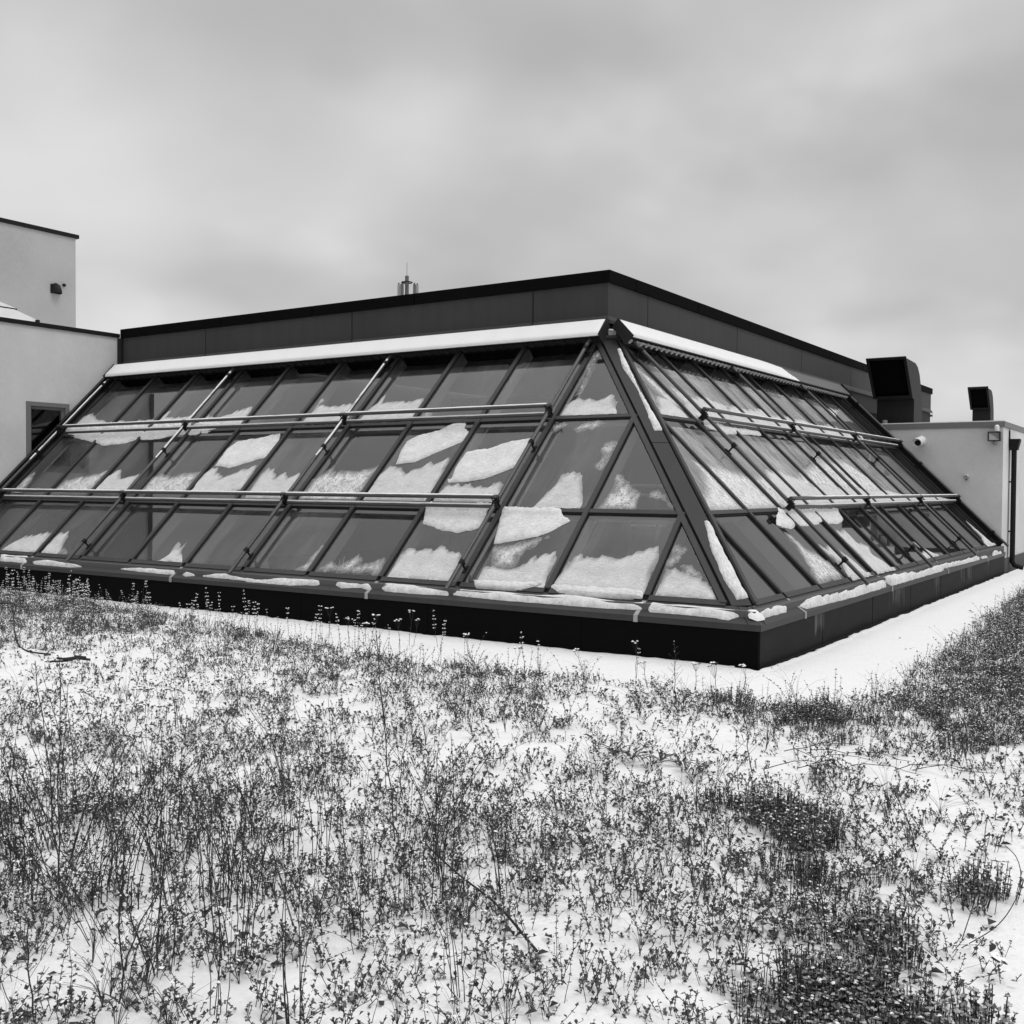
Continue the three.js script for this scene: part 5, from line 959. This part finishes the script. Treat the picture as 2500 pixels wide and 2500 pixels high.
const spikes = [[-6.29, 2.56, 0.72, -0.05], [-7.86, 1.98, 0.51, 0.04], [-8.15, 1.86, 0.45, 0.02], [-7.34, 1.75, 0.51, -0.08], [-7.16, 1.78, 0.48, -0.04], [-7.35, 1.6, 0.42, 0.01], [-8.44, 1.36, 0.33, 0], [-6.92, 1.68, 0.36, -0.03], [-5.53, 2.37, 0.47, -0.04], [-6.58, 1.35, 0.4, 0.01], [-6.02, 1.24, 0.41, -0], [-5.92, 1.09, 0.46, -0.04], [-4.83, 1.48, 0.52, -0.1], [-4.95, 1.31, 0.39, 0.02], [-8.54, 1.8, 0.55, 0], [-8.46, 1.91, 0.51, -0.01], [-4.41, 0.91, 0.38, -0.01], [-5.36, 0.9, 0.32, -0.01], [-4.84, 0.95, 0.32, -0], [-3.11, 0.6, 0.4, -0.08]];
const umbels = [[-3.54, 1.04, 0.34, 0.01], [-3.4, 0.69, 0.36, 0.04], [-3.29, 0.97, 0.3, -0.02], [-3.37, 0.66, 0.27, 0.07], [-4.41, 0.77, 0.32, 0.01], [-3.89, 1.05, 0.28, 0], [-3.76, 0.95, 0.23, 0.02], [-2.24, 1.28, 0.28, 0.01], [-0.98, 1.37, 0.26, -0.11], [-0.61, 1.19, 0.34, 0], [-0.1, 1.14, 0.21, -0.01], [0.51, 2.16, 0.37, -0.07], [0.4, 1.36, 0.27, -0.04], [-1.34, 1.87, 0.28, 0.03], [-2.53, 4.64, 0.26, 0.08], [-2.52, 4.52, 0.24, 0.07], [-2.14, 4.56, 0.27, -0.01], [-2.19, 4.5, 0.2, -0.02], [-2.26, 4.79, 0.22, 0.07], [-2.15, 4.62, 0.17, -0.02], [-2.76, 4.75, 0.23, -0.02], [-2.7, 4.71, 0.19, -0.01], [-2.46, 4.79, 0.16, 0.04], [1.91, 2.41, 0.42, -0.34], [2.71, 5.24, 0.09, 0.05], [-0.45, 1.31, 0.21, -0.04]];
const stalks = [[-0.49, 6.45, 0.9, -0.1], [-0.38, 6.52, 0.92, -0], [0.31, 5.34, 0.93, -0.11], [0.46, 6.84, 0.71, -0.05], [0.58, 6.95, 0.4, 0.07], [2.23, 5.37, 0.48, -0.04], [2.26, 4.18, 0.34, -0.1], [0.47, 7.15, 0.37, -0.05], [0.1, 1.97, 0.48, 0.01], [0.06, 5, 0.38, -0.02], [1.64, 5.13, 0.37, -0.05], [1.21, 3.37, 0.41, -0.08], [0.59, 6.85, 0.37, -0.01], [-1.05, 3.79, 0.43, -0.08]];
spikes.forEach((a, i) => single('snowy_spike', 'tall dry spike with snow-tipped leaves', 'dry plant', 'snow-tipped spikes before the kerb', 'whorled', a, 300 + i, 0.85));
umbels.forEach((a, i) => single('yarrow', 'dry flat-topped seed head capped with snow', 'dry plant', 'dry flat-topped seed heads', 'umbel', a, 400 + i, 0.75));
stalks.forEach((a, i) => single('tall_stalk', 'tall dark dry stalk with short twigs', 'dry plant', 'tall dry stalks', 'twiggy', a, 500 + i, 0.06));
{
  const y = (x, z) => groundY(x, z), along = (pts, lift) => new THREE.CatmullRomCurve3(pts.map(([x, z], i) => V(x, y(x, z) + lift(i / (pts.length - 1)), z))).getPoints(28);
  tag(new MB().tube(along([[0.67, 5.58], [0.86, 5.64], [1.16, 5.78], [1.43, 5.94]], (t) => 0.10 * (1 - t) + 0.02), (t) => 0.003 + 0.002 * t, 6).build('bent_stick', M.wood), 'long dark bent stick lying across the near middle of the bed', 'stick');
  const v = thing('dry_vine', 'two thin bare vines curving over clean snow at the right edge', 'dry vine', null, V(0, 0, 0));
  new MB().tube(along([[2.59, 5.0], [2.585, 4.72], [2.57, 4.44], [2.51, 4.08], [2.46, 3.7], [2.44, 3.55]], (t) => 0.01 + 0.1 * Math.sin(t * 3)), 0.0019, 5).build('stem', M.wood, v);
  new MB().tube(along([[2.6, 5.06], [2.69, 4.94], [2.725, 4.75], [2.715, 4.56], [2.66, 4.28], [2.58, 4.02]], (t) => 0.01 + 0.12 * Math.sin(t * 2.6)), 0.0018, 5).build('stem', M.wood, v);
  const cane = thing('bent_cane', 'thin dark cane arching out of the snow at the left', 'cane');
  new MB().tube([V(-7.6, 0.3, 2.55), V(-7.35, 0.31, 2.5), V(-6.95, 0.2, 2.75), V(-6.2, 0.05, 3.15), V(-5.8, 0.04, 3.28), V(-5.45, 0.05, 3.3)].reduce((a, p, i, l) => (i === l.length - 1 ? new THREE.CatmullRomCurve3(l).getPoints(30) : a), []), 0.008, 6).build('stem', M.wood, cane);
  // dark broken wood half buried
  const g = new MB(), r = seeded(9); for (let k = 0; k < 6; k++) { const a = k * 0.03 - 0.09; g.tube([V(-5.05 + a * 0.85, 0.035 + r() * 0.05, 3.4 - a * 0.9 + (r() - 0.5) * 0.06), V(-5.05 + a * 0.85 + 0.08, 0.03 + r() * 0.05, 3.4 - a * 0.9 - 0.09)], (t) => 0.01 + 0.016 * Math.sin(t * 3) * r(), 6); }
  tag(g.build('broken_wood', M.wood), 'dark broken piece of wood half buried in open snow at the left', 'wood');
  // strap-leaved rosettes with snow on their arching leaves
  const f = thing('strap_plant', 'low clump of arching strap leaves edged with snow, right of the middle', 'plant', null, V(0.72, 0.03, 3.5)), q = seeded(31);
  for (let k = 0; k < 46; k++) {
    const c = [[0, 0], [-0.16, 0.05], [0.13, 0.03], [-0.28, 0.02], [0.24, 0.08]][k % 5], a = q() * 6.28, l = 0.08 + q() * 0.10, s = []; for (let j = 0; j <= 6; j++) { const t = j / 6; s.push(V(c[0] + Math.cos(a) * l * t, 0.02 + l * 0.9 * (t - t * t * 0.85), c[1] + Math.sin(a) * l * t)); }
    const mb = new MB(), sn = new MB(), sd = V(-Math.sin(a), 0, Math.cos(a)); for (let j = 0; j < 6; j++) { const w0 = 0.0075 * Math.sin(Math.PI * (0.15 + 0.8 * j / 6)), w1 = 0.0075 * Math.sin(Math.PI * (0.15 + 0.8 * (j + 1) / 6)); for (const [m, up, w, col] of [[mb, 0, 1, DUSK], [sn, 0.005, 0.55, SNOW]]) { if (m === sn && (j < 2 || k % 3 === 0)) continue; m.quad(s[j].clone().addScaledVector(sd, w0 * w).add(V(0, up, 0)), s[j].clone().addScaledVector(sd, -w0 * w).add(V(0, up, 0)), s[j + 1].clone().addScaledVector(sd, -w1 * w).add(V(0, up, 0)), s[j + 1].clone().addScaledVector(sd, w1 * w).add(V(0, up, 0)), col); } }
    const leaf = mb.build('strap_leaf', M.plant, f); if (sn.p.length) sn.build('snow_streak', M.plant, leaf);
  }
  // a fan of fallen thin branches on the snow
  const b = thing('fallen_branches', 'fan of thin fallen branches lying on snow in the right middle of the bed', 'branches', null, V(0, 0, 0)), w = seeded(8);
  for (let k = 0; k < 15; k++) { const x = 1.35 + w() * 0.85, z = 2.65 + w() * 0.75, a = -0.5 + w() * 1.0 + (k % 5 === 0 ? 1.4 : 0), l = 0.16 + w() * 0.34, p = []; for (let j = 0; j <= 5; j++) { const t = j / 5 - 0.5; p.push(V(x + Math.cos(a) * l * t, groundY(x, z) + 0.015 + 0.06 * w() * (0.25 - t * t) * 4 + (k % 4) * 0.02 * (t + 0.5), z + Math.sin(a) * l * t + 0.02 * Math.sin(t * 5))); } const br = new MB().tube(p, (t) => 0.002 * (1 - 0.6 * t) + 0.0005, 4); br.build('branch', M.wood, b); }
}
renderer.render(scene, camera);
